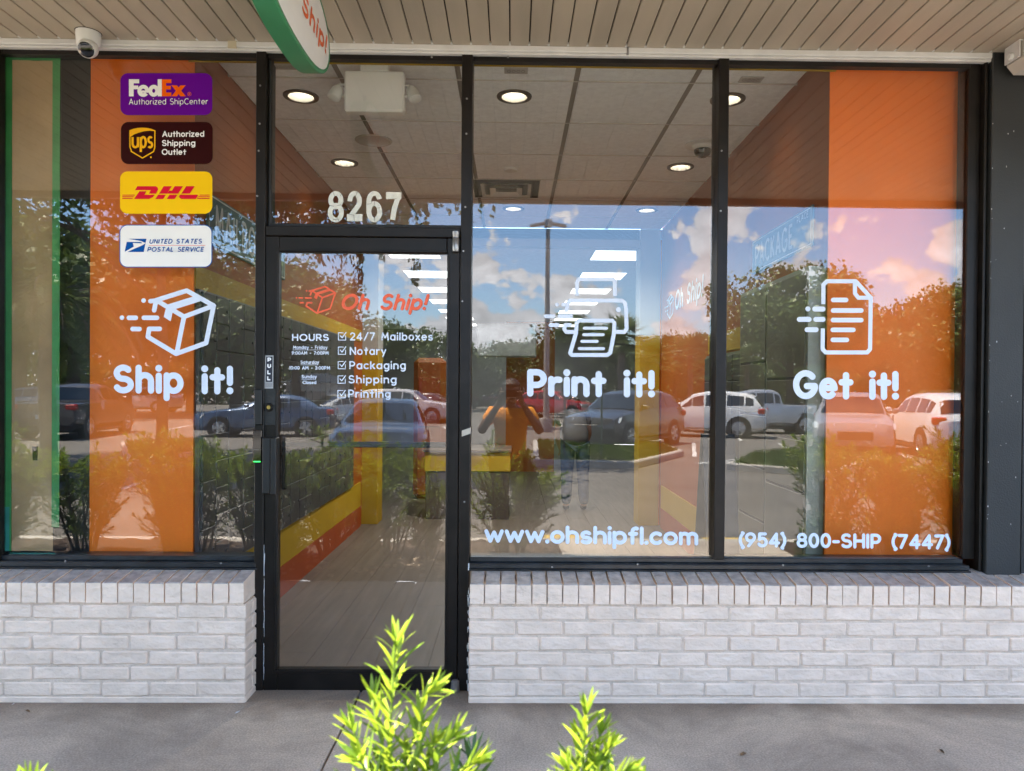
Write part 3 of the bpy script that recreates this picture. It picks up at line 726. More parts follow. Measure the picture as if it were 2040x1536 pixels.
# ------------------------------------------------------------------ glass door
YD=-.03
zt=AZ(720,473.5,YD); zb=AZ(720,1379,YD); xl=AX(528.5,900,YD); xr=AX(914,900,YD)
gx0=AX(555.5,900,YD); gx1=AX(888.5,900,YD); gz1=AZ(720,504.5,YD); gz0=AZ(720,1332,YD)
dr=empty('glass_door',((xl+xr)/2,YD,zb),'glass shop door in a black metal frame with opening hours lettering','door')
for a,c in ((xl,gx0),(gx1,xr)):
    b=MB(); b.cbox(a,c,YD-.012,YD+.033,zb,zt,.003)
    s=gx0-.011 if c==gx0 else gx1+.003; b.cbox(s,s+.008,YD-.019,YD-.0121,gz0,gz1,.002) 
    b.build('stile',M_bronze,dr)
b=MB(); b.cbox(gx0+.001,gx1-.001,YD-.0115,YD+.033,gz1,zt-.0005,.003); b.cbox(gx0,gx1,YD-.018,YD-.0116,gz1+.003,gz1+.012,.002); b.build('top_rail',M_bronze,dr)
b=MB(); b.cbox(gx0+.001,gx1-.001,YD-.0115,YD+.033,zb+.0005,gz0,.003); b.cbox(gx0-.02,gx1,YD-.017,YD-.0116,gz0-.016,gz0-.004,.002); b.build('bottom_rail',M_bronze,dr)
pane(gx0-.002,gx1+.002,gz0-.002,gz1+.002,dr,YD+.004)
b=MB(); b.cbox(AX(524.5,900,YD-.03),AX(547.5,900,YD-.03),YD-.017,YD-.0125,AZ(536,847,YD-.03),AZ(536,775,YD-.03),.001)
lk=b.build('lock_plate',M_dark,dr)
M=Matrix.Translation((AX(535.5,811.5,YD-.02),YD-.017,AZ(535.5,811.5,YD-.02)))@Matrix.Rotation(R(90),4,'X')
b=MB(); b.lathe([(.0195,0),(.0195,.004),(.016,.009),(.010,.009),(.0095,.006)],24,M); b.build('lock_cylinder',M_bronze,lk,smooth=30)
b=MB(); b.lathe([(.0085,.0062),(.0085,.0075),(0,.0075)],20,M); b.build('keyhole',M_brass,lk,smooth=30)
b=MB(); b.cbox(AX(524,900,YD-.05),AX(540,900,YD-.05),YD-.062,YD-.05,AZ(536,983,YD-.05),AZ(536,872,YD-.05),.003)
b.cbox(AX(541,900,YD-.05),AX(552,900,YD-.05),YD-.066,YD-.0122,AZ(536,984,YD-.05),AZ(536,872,YD-.05),.003)
b.build('pull_handle',M_black,dr)
b=MB(); b.cbox(gx0+.002,gx1-.002,YD+.03,YD+.065,AZ(720,891,YD+.05),AZ(720,880,YD+.05),.004); b.build('push_bar',M_black,dr)
b=MB(); b.cbox(gx0+.001,AX(570,900,YD+.03),YD+.0335,YD+.05,AZ(560,975,YD+.04),AZ(560,879,YD+.04),.003); b.build('inside_plate',M_bronze,dr)
b=MB(); M=Matrix.Translation((AX(908,480,-.05),-.062,AZ(908,502,-.05))); b.lathe([(0,0),(.014,0),(.016,.01),(.016,.055),(.014,.058),(.014,.066),(.016,.07),(.016,.088),(0,.09)],14,M); b.build('pivot',M_steel,dr,smooth=40)
b=MB(); M=Matrix.Translation((AX(907,1375,-.05),-.062,.0)); b.lathe([(0,.004),(.02,.004),(.018,.05),(.012,.055),(0,.055)],14,M); b.build('pivot',mat('chalky_steel',(.13,.115,.10),.6,.2),dr,smooth=40)
OD=on_glass(YD+.0035)
d=Decal(OD); box_icon(d,lambda u,v:(588.7+(u-106)/1094*80+(560-v)/395*4,569+(v-195)/770*57),3.4); d.text('Oh Ship!',677.4,856,585,618,6.3,.004,shear=.27,gap=.31); d.build('logo',M_orangev,dr,'orange slanted logo with flying parcel')
d=Decal(OD)
d.text('HOURS',581.7,655.5,665,679.3,2.9,.002,gap=.33)
for t,x0,x1,a,c,w,u in (('Monday - Friday',583.8,653,688.5,695.6,1.25,697.2),('9:00AM - 7:00PM',581.7,655.5,699.7,706.8,1.35,0),('Saturday',599.6,636.7,718.2,725.2,1.25,727),('10:00 AM - 3:00PM',577.3,659,729.4,736.5,1.35,0),('Sunday',602.6,633,746.8,753.8,1.25,755.6),('Closed',604.7,632,758.4,765.4,1.35,0)):
    d.text(t,x0,x1,a,c,w,.002,gap=.32)
    if u: d.stroke([(x0,u),(x1-2,u)],.75,'butt')
d.build('hours_lettering',M_vinyl,dr,'white opening hours lettering')
d=Decal(OD)
for t,x0,x1,a,c,by in (('24/7 Mailboxes',697,862.5,662,678.4,662.6),('Notary',697,770,691,707.4,691),('Packaging',696.5,809,719.3,735.8,719.8),('Shipping',695,790.8,747.5,764,748.4),('Printing',695,779.3,776,792.4,777.5)):
    d.text(t,x0,x1,a,c,2.75,.002,gap=.34)
    d.stroke([(685,by+.5),(674.6,by+.5),(674.6,by+15),(689,by+15),(689,by+6)],1.6,'butt'); d.stroke([(678,by+6),(682,by+10.5),(690,by-.6)],2.0,'butt')
d.build('service_lettering',M_vinyl,dr,'white list of services with ticked boxes')
OP=on_glass(YD-.0135)
d=Decal(OP); d.poly([(528.4,708.2),(545,708.2),(544.2,774),(527,774)],0); pl_=d.build('pull_sticker',mat('silver_sticker',(.5,.5,.5),.5),dr)
d=Decal(on_glass(YD-.0139)); d.poly([(530.4,710.5),(543,710.5),(542.3,760.8),(529.4,760.8)],0); d.build('sticker_face',mat('navy_sticker',(.02,.025,.045),.5),pl_)
d=Decal(on_glass(YD-.0144))
for ch,yy,dx in (('P',712.2,0),('U',724,-.2),('L',736.6,-.3),('L',748.5,-.5)): d.text(ch,532.8+dx,540.4+dx,yy,yy+9.2,2.5,cap='butt')
d.build('sticker_print',vw,pl_)
d=Decal(on_glass(YD-.0144))
for yy in (763.5,766,768.2,770.4): d.stroke([(528.8,yy),(543,yy)],.7,'butt')
d.build('fine_print',mat('grey_print',(.12,.12,.13),.6),pl_)
b=MB(); b.cbox(xp['pl1'],xp['pr0'],-.075,.08,-.01,zb-.004,.003); prop(b.build('door_threshold',mat('dull_aluminium',(.30,.30,.30),.45,.2,20,metal=.5)),'thin grey metal threshold strip under the glass door','threshold')
# paint smears beside the door
sm=MB()
for i in range(34):
    z=random.uniform(.05,.62); h=random.uniform(.004,.03); x=xp['pl1']+.003+random.uniform(-.0012,.002)
    if .62>z: sm.cbox(x,x+random.uniform(.0012,.003),-.0512,-.0500,z,z+h*random.choice((1,1,3)),.0004)
for i in range(40):
    z=random.uniform(.0,.56); x=xp['pr1']-.004+random.uniform(-.004,.003); sm.cbox(x,x+random.uniform(.002,.006),-.0522,-.0500,z,z+random.uniform(.004,.025),.0005)
for i in range(26):
    z=random.uniform(.75,2.6); x=random.choice((AX(1972,600,-.07)+random.uniform(0,.004),random.uniform(AX(1975,600,-.07),AX(2030,600,-.07)))); sm.cbox(x,x+random.uniform(.001,.003),-.0708,-.0695,z,z+random.uniform(.002,.008),.0003)
prop(sm.build('paint_smear',M_white,e if False else None),'flecks of white paint splashed along the door posts','paint',kind='stuff')
b=MB(); b.cbox(AX(920,858,-.05),AX(938,858,-.05),-.0514,-.0502,AZ(925,864,-.05),AZ(925,852,-.05),.0005); 
for i,v in enumerate(b.v): 
    vx,vy,vz=v; b.v[i]=(vx,vy,vz+(vx-xp['pr1'])*.35)
prop(b.build('label_remnant',mat('torn_label',(.55,.50,.42),.8)),'torn cream label remnant stuck to the post right of the door','label')

# ------------------------------------------------------------------ column right of the windows and wall to either side
b=MB(); b.cbox(AX(1969,600,-.06),AX(2037,600,-.06),-.07,.3,zsill-.02,ZSOF,.004)
b.cbox(AX(2040,600,-.05),4.6,-.05,.3,zsill-.02,ZSOF,.004)
prop(b.build('facade_column',M_dark),'charcoal painted column right of the shop windows under the white horn speaker','column')
b=MB(); b.cbox(-3.7,xp['l0']-.1,-.05,.3,zsill-.02,ZSOF,.004); prop(b.build('facade_column',M_dark),'charcoal painted wall left of the window with the taped paper strip','column')

# ------------------------------------------------------------------ security camera, horn speaker, blade sign
cx,cz=AX(174,70,-.10),ZSOF
e=empty('security_camera',(cx,-.10,cz-.13),'white turret security camera with black lens under the soffit above the purple sticker','security camera')
b=MB(); M=Matrix.Translation((cx-.003,-.13,cz-.068))
b.lathe([(0,.069),(.062,.069),(.063,.05),(.059,.0),(.045,-.022),(0,-.03)],36,M); b.build('mount',M_plastic,e,smooth=40)
b=MB(); D=Vector((.12,-.80,-.60)).normalized(); M=Matrix.Translation((cx+.006,-.145,cz-.092))@D.to_track_quat('Z','Y').to_matrix().to_4x4()
b.lathe([(.0,-.052),(.03,-.042),(.048,-.02),(.052,0),(.051,.02),(.047,.034),(.041,.042)],36,M); b.build('turret',M_plastic,e,smooth=40)
b=MB(); b.lathe([(.0415,.0415),(.034,.046),(.018,.050),(0,.051)],36,M); b.build('lens',M_lens,e,smooth=60)
b=MB(); b.lathe([(.064,.066),(.068,.069),(.068,.0695),(0,.0695)],36,Matrix.Translation((cx-.003,-.13,cz-.0685))); b.build('gasket',M_black,e)
e.scale=(.78,.78,.78); e.location=(cx+.02,-.10,cz-.13*.78)
hx=AX(2026,95,-.25); e=empty('horn_speaker',(hx,-.25,2.6),'white box loudspeaker on a bracket above the charcoal column','speaker')
M_cream=mat('aged_white_plastic',(.56,.52,.46),.45,.05)
b=MB()
hx0,hx1=AX(2009,110,-.11),AX(2009,110,-.11)+.2; z0,z1=AZ(2020,142,-.14),AZ(2020,88,-.14)
vs=[];cc=[(hx0,-.10,z1-.01),(hx0-.0,-.10,z0+.035),(hx0+.03,-.10,z0),(hx1,-.10,z0),(hx1,-.10,z1)]
k=len(cc)
for dy,sc in ((0,1),(-.13,.97),(-.17,.86)):
    for p in cc: vs.append(((p[0]-hx0-.1)*sc+hx0+.1,p[1]+dy,(p[2]-(z0+z1)/2)*sc+(z0+z1)/2))
fs=[tuple(range(k))[::-1],tuple(range(2*k,3*k))]
for a in (0,k):
    for i in range(k): fs.append((a+i,a+(i+1)%k,a+k+(i+1)%k,a+k+i))
b.add(vs,[f[::-1] for f in fs]); b.build('housing',M_cream,e)
b=MB(); b.cbox(hx0-.012,hx0-.005,-.20,-.10,z0+.04,ZSOF-.004,.002); b.cbox(hx0-.012,hx1,-.2,-.1,ZSOF-.008,ZSOF-.001,.002)
b.build('bracket',M_white,e)
b=MB(); b.lathe([(.016,0),(.016,.008),(.012,.014),(0,.014)],12,Matrix.Translation((hx0-.011,-.15,(z0+z1)/2))@Matrix.Rotation(R(-90),4,'Y')); b.build('knob',M_plastic,e,smooth=40)
# blade sign
SXX=-.745; SYC=-3.38+2.60; SZC=2.708; SA,SB,SN=.425,.172,2.35
def sup(t,a,b): 
    c,s=math.cos(t),math.sin(t); return (SYC+a*math.copysign(abs(c)**(2/SN),c), SZC+b*math.copysign(abs(s)**(2/SN),s))
e=empty('blade_sign',(SXX,SYC,SZC-SB),'white oval hanging sign with thick green edge and orange words, under the soffit','sign')
b=MB(); n=96; ts=[2*math.pi*i/n for i in range(n)]
rings=[(SXX-.078,SA-.006,SB-.006),(SXX-.074,SA,SB),(SXX-.004,SA,SB),(SXX,SA-.004,SB-.004),(SXX,SA-.016,SB-.016)]
vs=[]
for x_,a,b_ in rings: vs+=[(x_,*sup(t,a,b_)) for t in ts]
fs=[]
for r_ in range(len(rings)-1):
    for i in range(n): fs.append((r_*n+i,r_*n+(i+1)%n,(r_+1)*n+(i+1)%n,(r_+1)*n+i))
fs.append(tuple(range(n))[::-1]); b.add(vs,fs); b.build('rim',mat('sign_green',(.045,.23,.105),.4,.06),e,smooth=35)
b=MB(); b.add([(SXX-.001,*sup(t,SA-.0155,SB-.0155)) for t in ts],[tuple(range(n))]); b.build('sign_face',mat('sign_white',(.78,.78,.76),.4,.02),e)
d=Decal(lambda u,v,k:(SXX+.0003+k*.0001,u,v)); 
d.text('Oh',SYC-.20,SYC-.055,SZC+.075,SZC-.05,.021,shear=.15,up=1,gap=.42) if False else None
def stext(t,y0,y1,zt,zb,w):
    dd=Decal(lambda u,v,k:(SXX+.0003+k*.0001,u,-v)); dd.text(t,y0,y1,-zt,-zb,w,shear=.2,gap=.36); return dd
dd=stext('Oh Ship!',SYC-.27,SYC+.375,SZC+.046,SZC-.036,.0165); dd.build('lettering',mat('sign_orange',(.72,.13,.03),.5),e)
for yy in (SYC-.25,SYC+.25): b=MB(); b.cbox(SXX-.045,SXX-.03,yy-.012,yy+.012,SZC+SB-.03,ZSOF,.002); b.build('hanger',M_dark,e)

# ------------------------------------------------------------------ the shop inside
ZC=2.985; XL,XR=-1.50,1.50; YBK=4.10; YEND=15.5; ZC2=2.88
def wallbox(name,x0,x1,y0,y1,z0,z1,m,label,cat='wall'):
    b=MB(); b.box(x0,x1,y0,y1,z0,z1); return prop(b.build(name,m),label,cat)
# floor of plank tiles
b=MB(); b.box(-4.2,4.6,.0805,YEND,-.05,-.006,1)
x=-2.6; k=0
while x<2.6:
    off=[0,.42,.84,.21,.63][k%5]; y=.08-off
    while y<9:
        y0=max(y,.082); y1=min(y+1.2,9)
        if y1>y0: b.box(x+.0012,x+.1988,y0+.0012,y1-.0012,-.006,0,0)
        y+=1.2
    x+=.2; k+=1
b.box(-2.6,2.6,9,YEND,-.006,0,0)
prop(b.build('shop_floor',[M_floor,M_grout]),kind='structure')
# ceiling: tiles in a grid
e=empty('suspended_ceiling',(0,2,ZC),'white suspended ceiling of square tiles in a metal grid','ceiling')
b=MB(); gr=MB()
yg=[.10]+[.55+.61*i for i in range(6)]+[YBK]
DL=[(-1.19,.80),(0.0,.76),(1.19,.76),(-1.22,2.01),(1.21,2.01),(0.0,3.30),(1.2,3.30)]
xg=[XL,-.91,-.29,.325,.94,XR]
for i in range(len(xg)-1):
    for j in range(len(yg)-1):
        x0,x1,y0,y1=xg[i]+.011,xg[i+1]-.011,yg[j]+.006,yg[j+1]-.006
        hole=[h for h in DL if x0<h[0]<x1 and y0<h[1]<y1]
        if not hole: b.cbox(x0,x1,y0,y1,ZC+random.uniform(0,.0015),ZC+.02,.004); continue
        hx_,hy_=hole[0]; rr=.0715; pts=[]; n=32
        rr=min(rr,hx_-x0-.002,x1-hx_-.002,hy_-y0-.002,y1-hy_-.002)
        for k in range(n):
            c_,s_=math.cos(2*math.pi*k/n),math.sin(2*math.pi*k/n)
            t=min((x1-hx_)/c_ if c_>1e-6 else 9,(x0-hx_)/c_ if c_<-1e-6 else 9,(y1-hy_)/s_ if s_>1e-6 else 9,(y0-hy_)/s_ if s_<-1e-6 else 9)
            pts.append(((hx_+rr*c_,hy_+rr*s_,ZC+.001),(hx_+t*c_,hy_+t*s_,ZC+.001)))
        vs=[q for p in pts for q in p]; fs=[]
        for k in range(n):
            m_=(k+1)%n; fs.append((2*k,2*m_,2*m_+1,2*k+1))
        for cx__,cy__ in ((x0,y0),(x1,y0),(x1,y1),(x0,y1)):
            a0=math.atan2(cy__-hy_,cx__-hx_)%(2*math.pi); k=int(a0/(2*math.pi)*n)%n; vs.append((cx__,cy__,ZC+.001)); fs.append((2*k+1,2*((k+1)%n)+1,len(vs)-1))
        b.add(vs,fs)
b.build('ceiling_tiles',M_ceil,e)
for x in xg[1:-1]: gr.cbox(x-.0135,x+.0135,.1,YBK,ZC-.001,ZC+.019,.002)
gr.build('main_runner',M_gridd,e); gr=MB()
for y in yg[1:-1]: gr.cbox(XL,XR,y-.0055,y+.0055,ZC-.002,ZC+.018,.002)
gr.build('cross_runner',M_grid,e)
b=MB(); b.box(XL-.6,XR+.7,.1,YBK,ZC+.09,ZC+.15); b.box(-4.2,4.6,YBK-.0,YEND,ZC2,ZC2+.1); b.build('ceiling_slab',M_ceil,e)
b=MB(); b.box(-4.2,4.6,.08,.0995,zg1+.048,ZSOF+.1); b.box(XL,XR,.0745,.0795,zg1+.022,zg1+.09); prop(b.build('ceiling_edge_trim',M_yellow),'thin yellow strip along the ceiling edge just behind the glass','trim')
# walls
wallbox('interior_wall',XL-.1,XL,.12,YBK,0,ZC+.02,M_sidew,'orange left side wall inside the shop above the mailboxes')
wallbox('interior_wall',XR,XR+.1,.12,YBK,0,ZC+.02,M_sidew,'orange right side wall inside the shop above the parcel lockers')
wallbox('interior_wall',AX(181.5,600,.12),XL+.012,.112,.1195,0.1,ZSOF,M_orange,'orange panel behind the left window with courier stickers on the glass')
wallbox('interior_wall',XR-.012,AX(1926,600,.12),.112,.1195,0.1,ZSOF,M_orange,'orange panel behind the right window at the Get it! sign')
wallbox('interior_wall',-4.2,AX(181,600,.12),.112,.16,0.1,ZSOF,M_black,'black board between the paper strip and the orange panel')
wallbox('interior_wall',-4.3,-4.2,.12,YEND,0,ZC,M_wallg,'plain grey wall far left in the back of the shop')
wallbox('interior_wall',4.6,4.7,.12,YEND,0,ZC,M_wallg,'plain grey wall far right in the back of the shop')
wallbox('interior_wall',-4.3,4.7,YEND,YEND+.1,0,ZC,M_wallg,'grey wall at the far end of the shop')
# back of the front room: pillars in yellow and grey, header
def pillar(x0,x1,label,split):
    e=empty('pillar',((x0+x1)/2,YBK,0),label,'pillar')
    b=MB(); b.cbox(x0,x1,YBK-.02,YBK+.25,split,ZC-.001,.003); b.build('upper_wall',M_wallg,e)
    b=MB(); b.cbox(x0,x1,YBK-.021,YBK+.25,.0,split-.001,.003); b.build('yellow_face',M_yellow,e)
pillar(XL+.02-.06,XL+.16,'yellow pillar at the back of the mailbox wall seen through the door',1.75)
pillar(1.28,1.485,'grey and yellow pillar at the back of the locker wall',1.92)
b=MB(); b.cbox(XL-2.6,XL-.042,YBK,YBK+.1,0,ZC,.003); b.cbox(1.487,4.5,YBK,YBK+.1,0,ZC,.003); prop(b.build('partition',M_orange),'orange partition at the back of the front room','wall')
b=MB(); b.cbox(XL+.162,1.278,YBK,YBK+.12,2.80,ZC-.001,.003); prop(b.build('header_beam',M_wallg),'grey header beam across the back of the front room','beam')
# mailbox bank on the left wall
y0,y1,z0,z1=.16,3.55,.44,1.82
e=empty('mailbox_bank',(XL+.025,(y0+y1)/2,z0),'bank of dark grey mailboxes along the left wall','mailboxes')
b=MB(); b.box(XL+.001,XL+.02,y0,y1,z0,z1); b.build('cabinet',M_mailline,e)
rest=MB(); nmail=0; y=y0+.008; col=0
while y<y1-.06:
    wd=.162 if col%3<2 else .215; yy=min(y+wd,y1-.008); rows=[10,10,5][col%3] if col>0 else 6
    hh=(z1-z0-.016)/rows
    for r_ in range(rows):
        lk=b=rest if nmail>=100 else MB(); nmail+=1
        b.cbox(XL+.018,XL+.034,y+.002,yy-.002,z0+.008+hh*r_+.002,z0+.008+hh*(r_+1)-.002,.003)
        lk.lathe([(.008,0),(.008,.005),(0,.006)],8,Matrix.Translation((XL+.034,yy-.03,z0+.008+hh*(r_+.5)))@Matrix.Rotation(R(90),4,'Y'))
        lk.box(XL+.034,XL+.0348,y+.03,y+.06,z0+.008+hh*(r_+.62),z0+.008+hh*(r_+.78))
        if b is not rest: b.build('mailbox_door',M_mail,e)
    y=yy; col+=1
prop(rest.build('mailbox_door',M_mail,e),kind='stuff')
b=MB(); b.box(XL+.001,XL+.012,.14,3.98,1.822,1.93); prop(b.build('wall_stripe',M_yellow),'yellow painted stripe above the mailboxes on the left wall','stripe')
b=MB(); b.box(XL+.001,XL+.012,.14,3.98,.20,.438); prop(b.build('wall_stripe',M_yellow),'yellow painted stripe below the mailboxes on the left wall','stripe')
b=MB(); b.box(XL+.001,XL+.014,.14,3.98,.0,.198); prop(b.build('baseboard',mat('deep_orange_paint',(.34,.055,.006),.5,.05)),'dark orange baseboard under the mailboxes','baseboard')
# parcel lockers on the right wall
y0,y1,z0,z1=.16,1.22,.03,1.96; xf=1.41
e=empty('parcel_locker',((xf+XR)/2,.7,z0),'tall olive grey parcel lockers with black slots on the right wall','locker')
b=MB(); b.box(xf+.006,XR-.001,y0,y1,z0,z1); b.build('cabinet',mat('locker_frame',(.30,.31,.27),.4,.05,metal=.3),e)
b=MB(); sl_=MB()
for ya,yb_,zs in ((y0+.02,.72,(.05,.42,.86,1.12,1.42,1.94)),(.745,y1-.02,(.05,.33,.62,.92,1.22,1.52,1.94))):
    for i in range(len(zs)-1):
        b.cbox(xf,xf+.02,ya,yb_,zs[i]+.012,zs[i+1]-.002,.003); sl_.box(xf+.002,xf+.007,ya+.005,yb_-.005,zs[i]-.0015,zs[i]+.0115)
b.build('locker_doors',M_locker,e); sl_.build('slot',M_black,e)
y0b,y1b=1.24,2.2
e=empty('mailbox_bank',(1.46,1.7,.4),'lower dark mailbox bank beyond the parcel lockers','mailboxes')
b=MB(); b.box(1.46,XR-.001,y0b,y1b,.35,1.62); b.build('cabinet',M_mailline,e)
for i in range(4):
    for j in range(7): b=MB(); b.cbox(1.445,1.463,y0b+.01+i*.235,y0b+.235+i*.235,.36+j*.178,.534+j*.178,.003); b.build('mailbox_door',M_mail,e)
b=MB(); b.box(XR-.012,XR-.001,1.235,2.25,1.64,1.78); prop(b.build('wall_stripe',M_yellow),'yellow painted stripe above the low mailbox bank on the right wall','stripe')
b=MB(); b.box(XR-.012,XR-.001,2.22,3.98,.2,.42); prop(b.build('wall_stripe',M_yellow),'yellow painted stripe low on the right wall past the lockers','stripe')
b=MB(); b.box(XR-.013,XR-.001,2.22,3.98,0,.198); prop(b.build('baseboard',MATS['deep_orange_paint']),'dark orange baseboard along the right wall','baseboard')
# street-style wall signs
M_signb=mat('sign_teal_grey',(.10,.17,.19),.5,.05); M_signw=mat('sign_pale_letters',(.62,.68,.70),.5,.03)
def wall_sign(x,face,y0,y1,z0,z1,words,label):
    e=empty('wall_sign',(x,(y0+y1)/2,z0),label,'sign')
    b=MB(); xa,xb=(x,x+.012) if face>0 else (x-.012,x); b.cbox(xa,xb,y0,y1,z0,z1,.003); b.build('sign_board',M_signb,e)
    xf=x+face*.0125
    fn=(lambda u,v,k:(xf+face*k*.0001,u,-v)) if face>0 else (lambda u,v,k:(xf+face*k*.0001,-u,-v))
    s=(lambda a:a) if face>0 else (lambda a:-a)
    d=Decal(fn)
    a,b2=(y0+.012,y1-.012) if face>0 else (-(y1-.012),-(y0+.012))
    d.stroke([(a,-z0-.012),(b2,-z0-.012),(b2,-z1+.012),(a,-z1+.012),(a,-z0-.012)],.007)
    for t,f0,f1,zt,zb,w in words: d.text(t,a+(b2-a)*f0,a+(b2-a)*f1,-zt,-zb,w,gap=.38,cap='butt')
    # orient the faces away from the wall
    for i,f in enumerate(d.mb.f):
        p=[Vector(d.mb.v[k]) for k in f[:3]]; nn=(p[1]-p[0]).cross(p[2]-p[0])
        if nn.x*face<0: d.mb.f[i]=f[::-1]
    d.build('lettering',M_signw,e)
wall_sign(XL+.002,1,.27,1.5,2.06,2.31,[('MAILBOX',.06,.62,2.27,2.10,.022),('PLACE',.72,.95,2.27,2.22,.008)],'wall sign reading MAILBOX on the orange left wall')
wall_sign(XR-.002,-1,.30,1.22,2.085,2.29,[('PACKAGE',.05,.74,2.255,2.12,.02),('PLACE',.80,.97,2.27,2.235,.006)],'wall sign reading PACKAGE PLACE on the orange right wall')
d=Decal(lambda u,v,k:(XR-.004-k*.0001,-u,-v)); box_icon(d,lambda u,v:(-3.92+(u-106)/1094*.42,-2.28+(v-195)/770*.24),.014); d.text('Oh Ship!',-3.45,-2.42,-2.28,-2.10,.032,shear=.25,gap=.36)
for i,f in enumerate(d.mb.f):
    p=[Vector(d.mb.v[k]) for k in f[:3]]
    if (p[1]-p[0]).cross(p[2]-p[0]).x>0: d.mb.f[i]=f[::-1]
prop(d.build('wall_logo',mat('pale_blue_letters',(.55,.68,.80),.5,.02)),'pale lettered shop logo on the right wall inside','logo')

# downlights
M_trim=mat('bronze_trim',(.085,.062,.045),.35,.1,metal=.6); M_can=mat('can_reflector',(.5,.45,.36),.25,.05,metal=.7); M_glow=emis('lamp_glow',(1,.98,.95),9.0)
def downlight(x,y,label,z=ZC):
    e=empty('downlight',(x,y,z),label,'ceiling light','recessed downlights in the shop ceiling')
    b=MB(); b.lathe([(.098,.002),(.096,-.006),(.074,-.009),(.0695,-.005)],32); b.build('trim_ring',M_trim,e,smooth=40,local=True)
    b=MB(); b.lathe([(.0695,-.006),(.060,.03),(.052,.075),(0,.0755)],32); b.build('reflector',M_can,e,smooth=40,local=True)
    b=MB(); b.lathe([(.050,.071),(.03,.0715),(0,.072)],24); 
    for i,f in enumerate(b.f): b.f[i]=f[::-1]
    b.build('lamp',M_glow,e,local=True)
    if abs(x)>1 or y<2: return
    l=bpy.data.lights.new('downlight_lamp','AREA'); l.shape='DISK'; l.size=.11; l.energy=8; l.color=(1,.93,.82); l.spread=R(150)
    lo=bpy.data.objects.new('downlight_lamp',l); COL.objects.link(lo); lo.parent=e; lo.location=(0,0,-.012)
for x,y,lb in ((-1.19,.80,'round recessed downlight left of the emergency light'),(0.0,.76,'round recessed downlight near the front over the middle window'),(1.19,.76,'round recessed downlight partly behind the right mullion'),
               (-1.22,2.01,'round recessed downlight above the house number, second row left'),(1.21,2.01,'round recessed downlight beside the dome camera, second row right'),
               (0.0,3.30,'small round downlight behind the lamp post reflection, back row middle'),(1.2,3.30,'small round downlight at the back right by the header')):
    downlight(x,y,lb)
# emergency light
e=empty('emergency_light',(-.69,.37,2.72),'white emergency light box with two lamp heads hanging behind the transom','emergency light')
x0,x1=AX(685,180,.33),AX(805,180,.33); z0,z1=AZ(745,221,.33),AZ(745,140,.33); xm=(x0+x1)/2
b=MB(); b.cbox(x0,x1,.33,.40,z0,z1,.01); b.build('housing',mat('bright_white_plastic',(.88,.88,.86),.4,.02),e)
b=MB(); b.cbox(xm-.07,xm+.07,.335,.395,z1-.001,ZC-.001,.004); b.build('ceiling_mount',M_plastic,e)
for s in (-1,1):
    xx=x0-.03 if s<0 else x1+.03
    b=MB(); b.tube([(xm+s*(x1-xm-.005),.36,z0+.14),(xx,.36,z0+.14),(xx+s*.006,.36,z0+.13),(xx+s*.006,.36,z0+.10),(xx,.36,z0+.085),(xm+s*(x1-xm-.005),.36,z0+.085)],.006,8); 
    D=Vector((s*.35,-.3,-.9)).normalized(); M=Matrix.Translation((xx+s*.012,.355,z0+.1))@D.to_track_quat('Z','Y').to_matrix().to_4x4()
    b.lathe([(0,-.035),(.022,-.03),(.031,-.01),(.034,.02),(.032,.038),(.02,.044),(0,.045)],18,M); b.build('lamp_head',M_plastic,e,smooth=45)
# dome camera, detector, diffuser, small plates, speaker
cx_,cy_=1.245,1.52
e=empty('dome_camera',(cx_,cy_,ZC-.08),'white ceiling dome camera with smoked dome by the right mullion','security camera')
b=MB(); b.lathe([(.115,0),(.115,-.006),(.07,-.010),(.068,-.03),(.055,-.034)],32); b.build('base_plate',M_plastic,e,smooth=40,local=True).location=(0,0,.08)
b=MB(); b.lathe([(.056,-.03),(.055,-.05),(.045,-.07),(.025,-.083),(0,-.088)],28); b.build('dome',M_lens,e,smooth=60,local=True).location=(0,0,.08)
b=MB(); b.lathe([(.05,0),(.052,-.008),(.048,-.018),(.02,-.022),(0,-.022)],24,Matrix.Translation((-.02,2.10,ZC))); prop(b.build('smoke_detector',M_plastic,smooth=40),'small round white smoke detector on the ceiling near the air vent','smoke detector')
b=MB(); b.lathe([(.12,0),(.12,-.004),(.105,-.006),(.1,-.002),(0,-.003)],32,Matrix.Translation((-.92,1.52,ZC))); prop(b.build('ceiling_speaker',M_grid,smooth=40),'flat round ceiling speaker above the house number','speaker')
e=empty('air_vent',(-.06,2.66,ZC),'square ceiling air vent with dark slats behind the middle window','vent')
b=MB()
for k,s in enumerate((.27,.2,.13)):
    z=ZC-.012*k-.004
    for a in range(4):
        M=Matrix.Translation((-.06,2.66,z))@Matrix.Rotation(a*math.pi/2,4,'Z')
        vs=[M@Vector(p) for p in ((-s,-s,0),(s,-s,0),(s-.05,-s+.05,.03),(-s+.05,-s+.05,.03))]
        b.add(vs,[(0,1,2,3)])
b.build('louvre',M_plastic,e); b=MB(); b.box(-.33,.21,2.39,2.93,ZC-.001+.0,ZC+.0+.0005-.001); b.build('duct_opening',M_black,e)
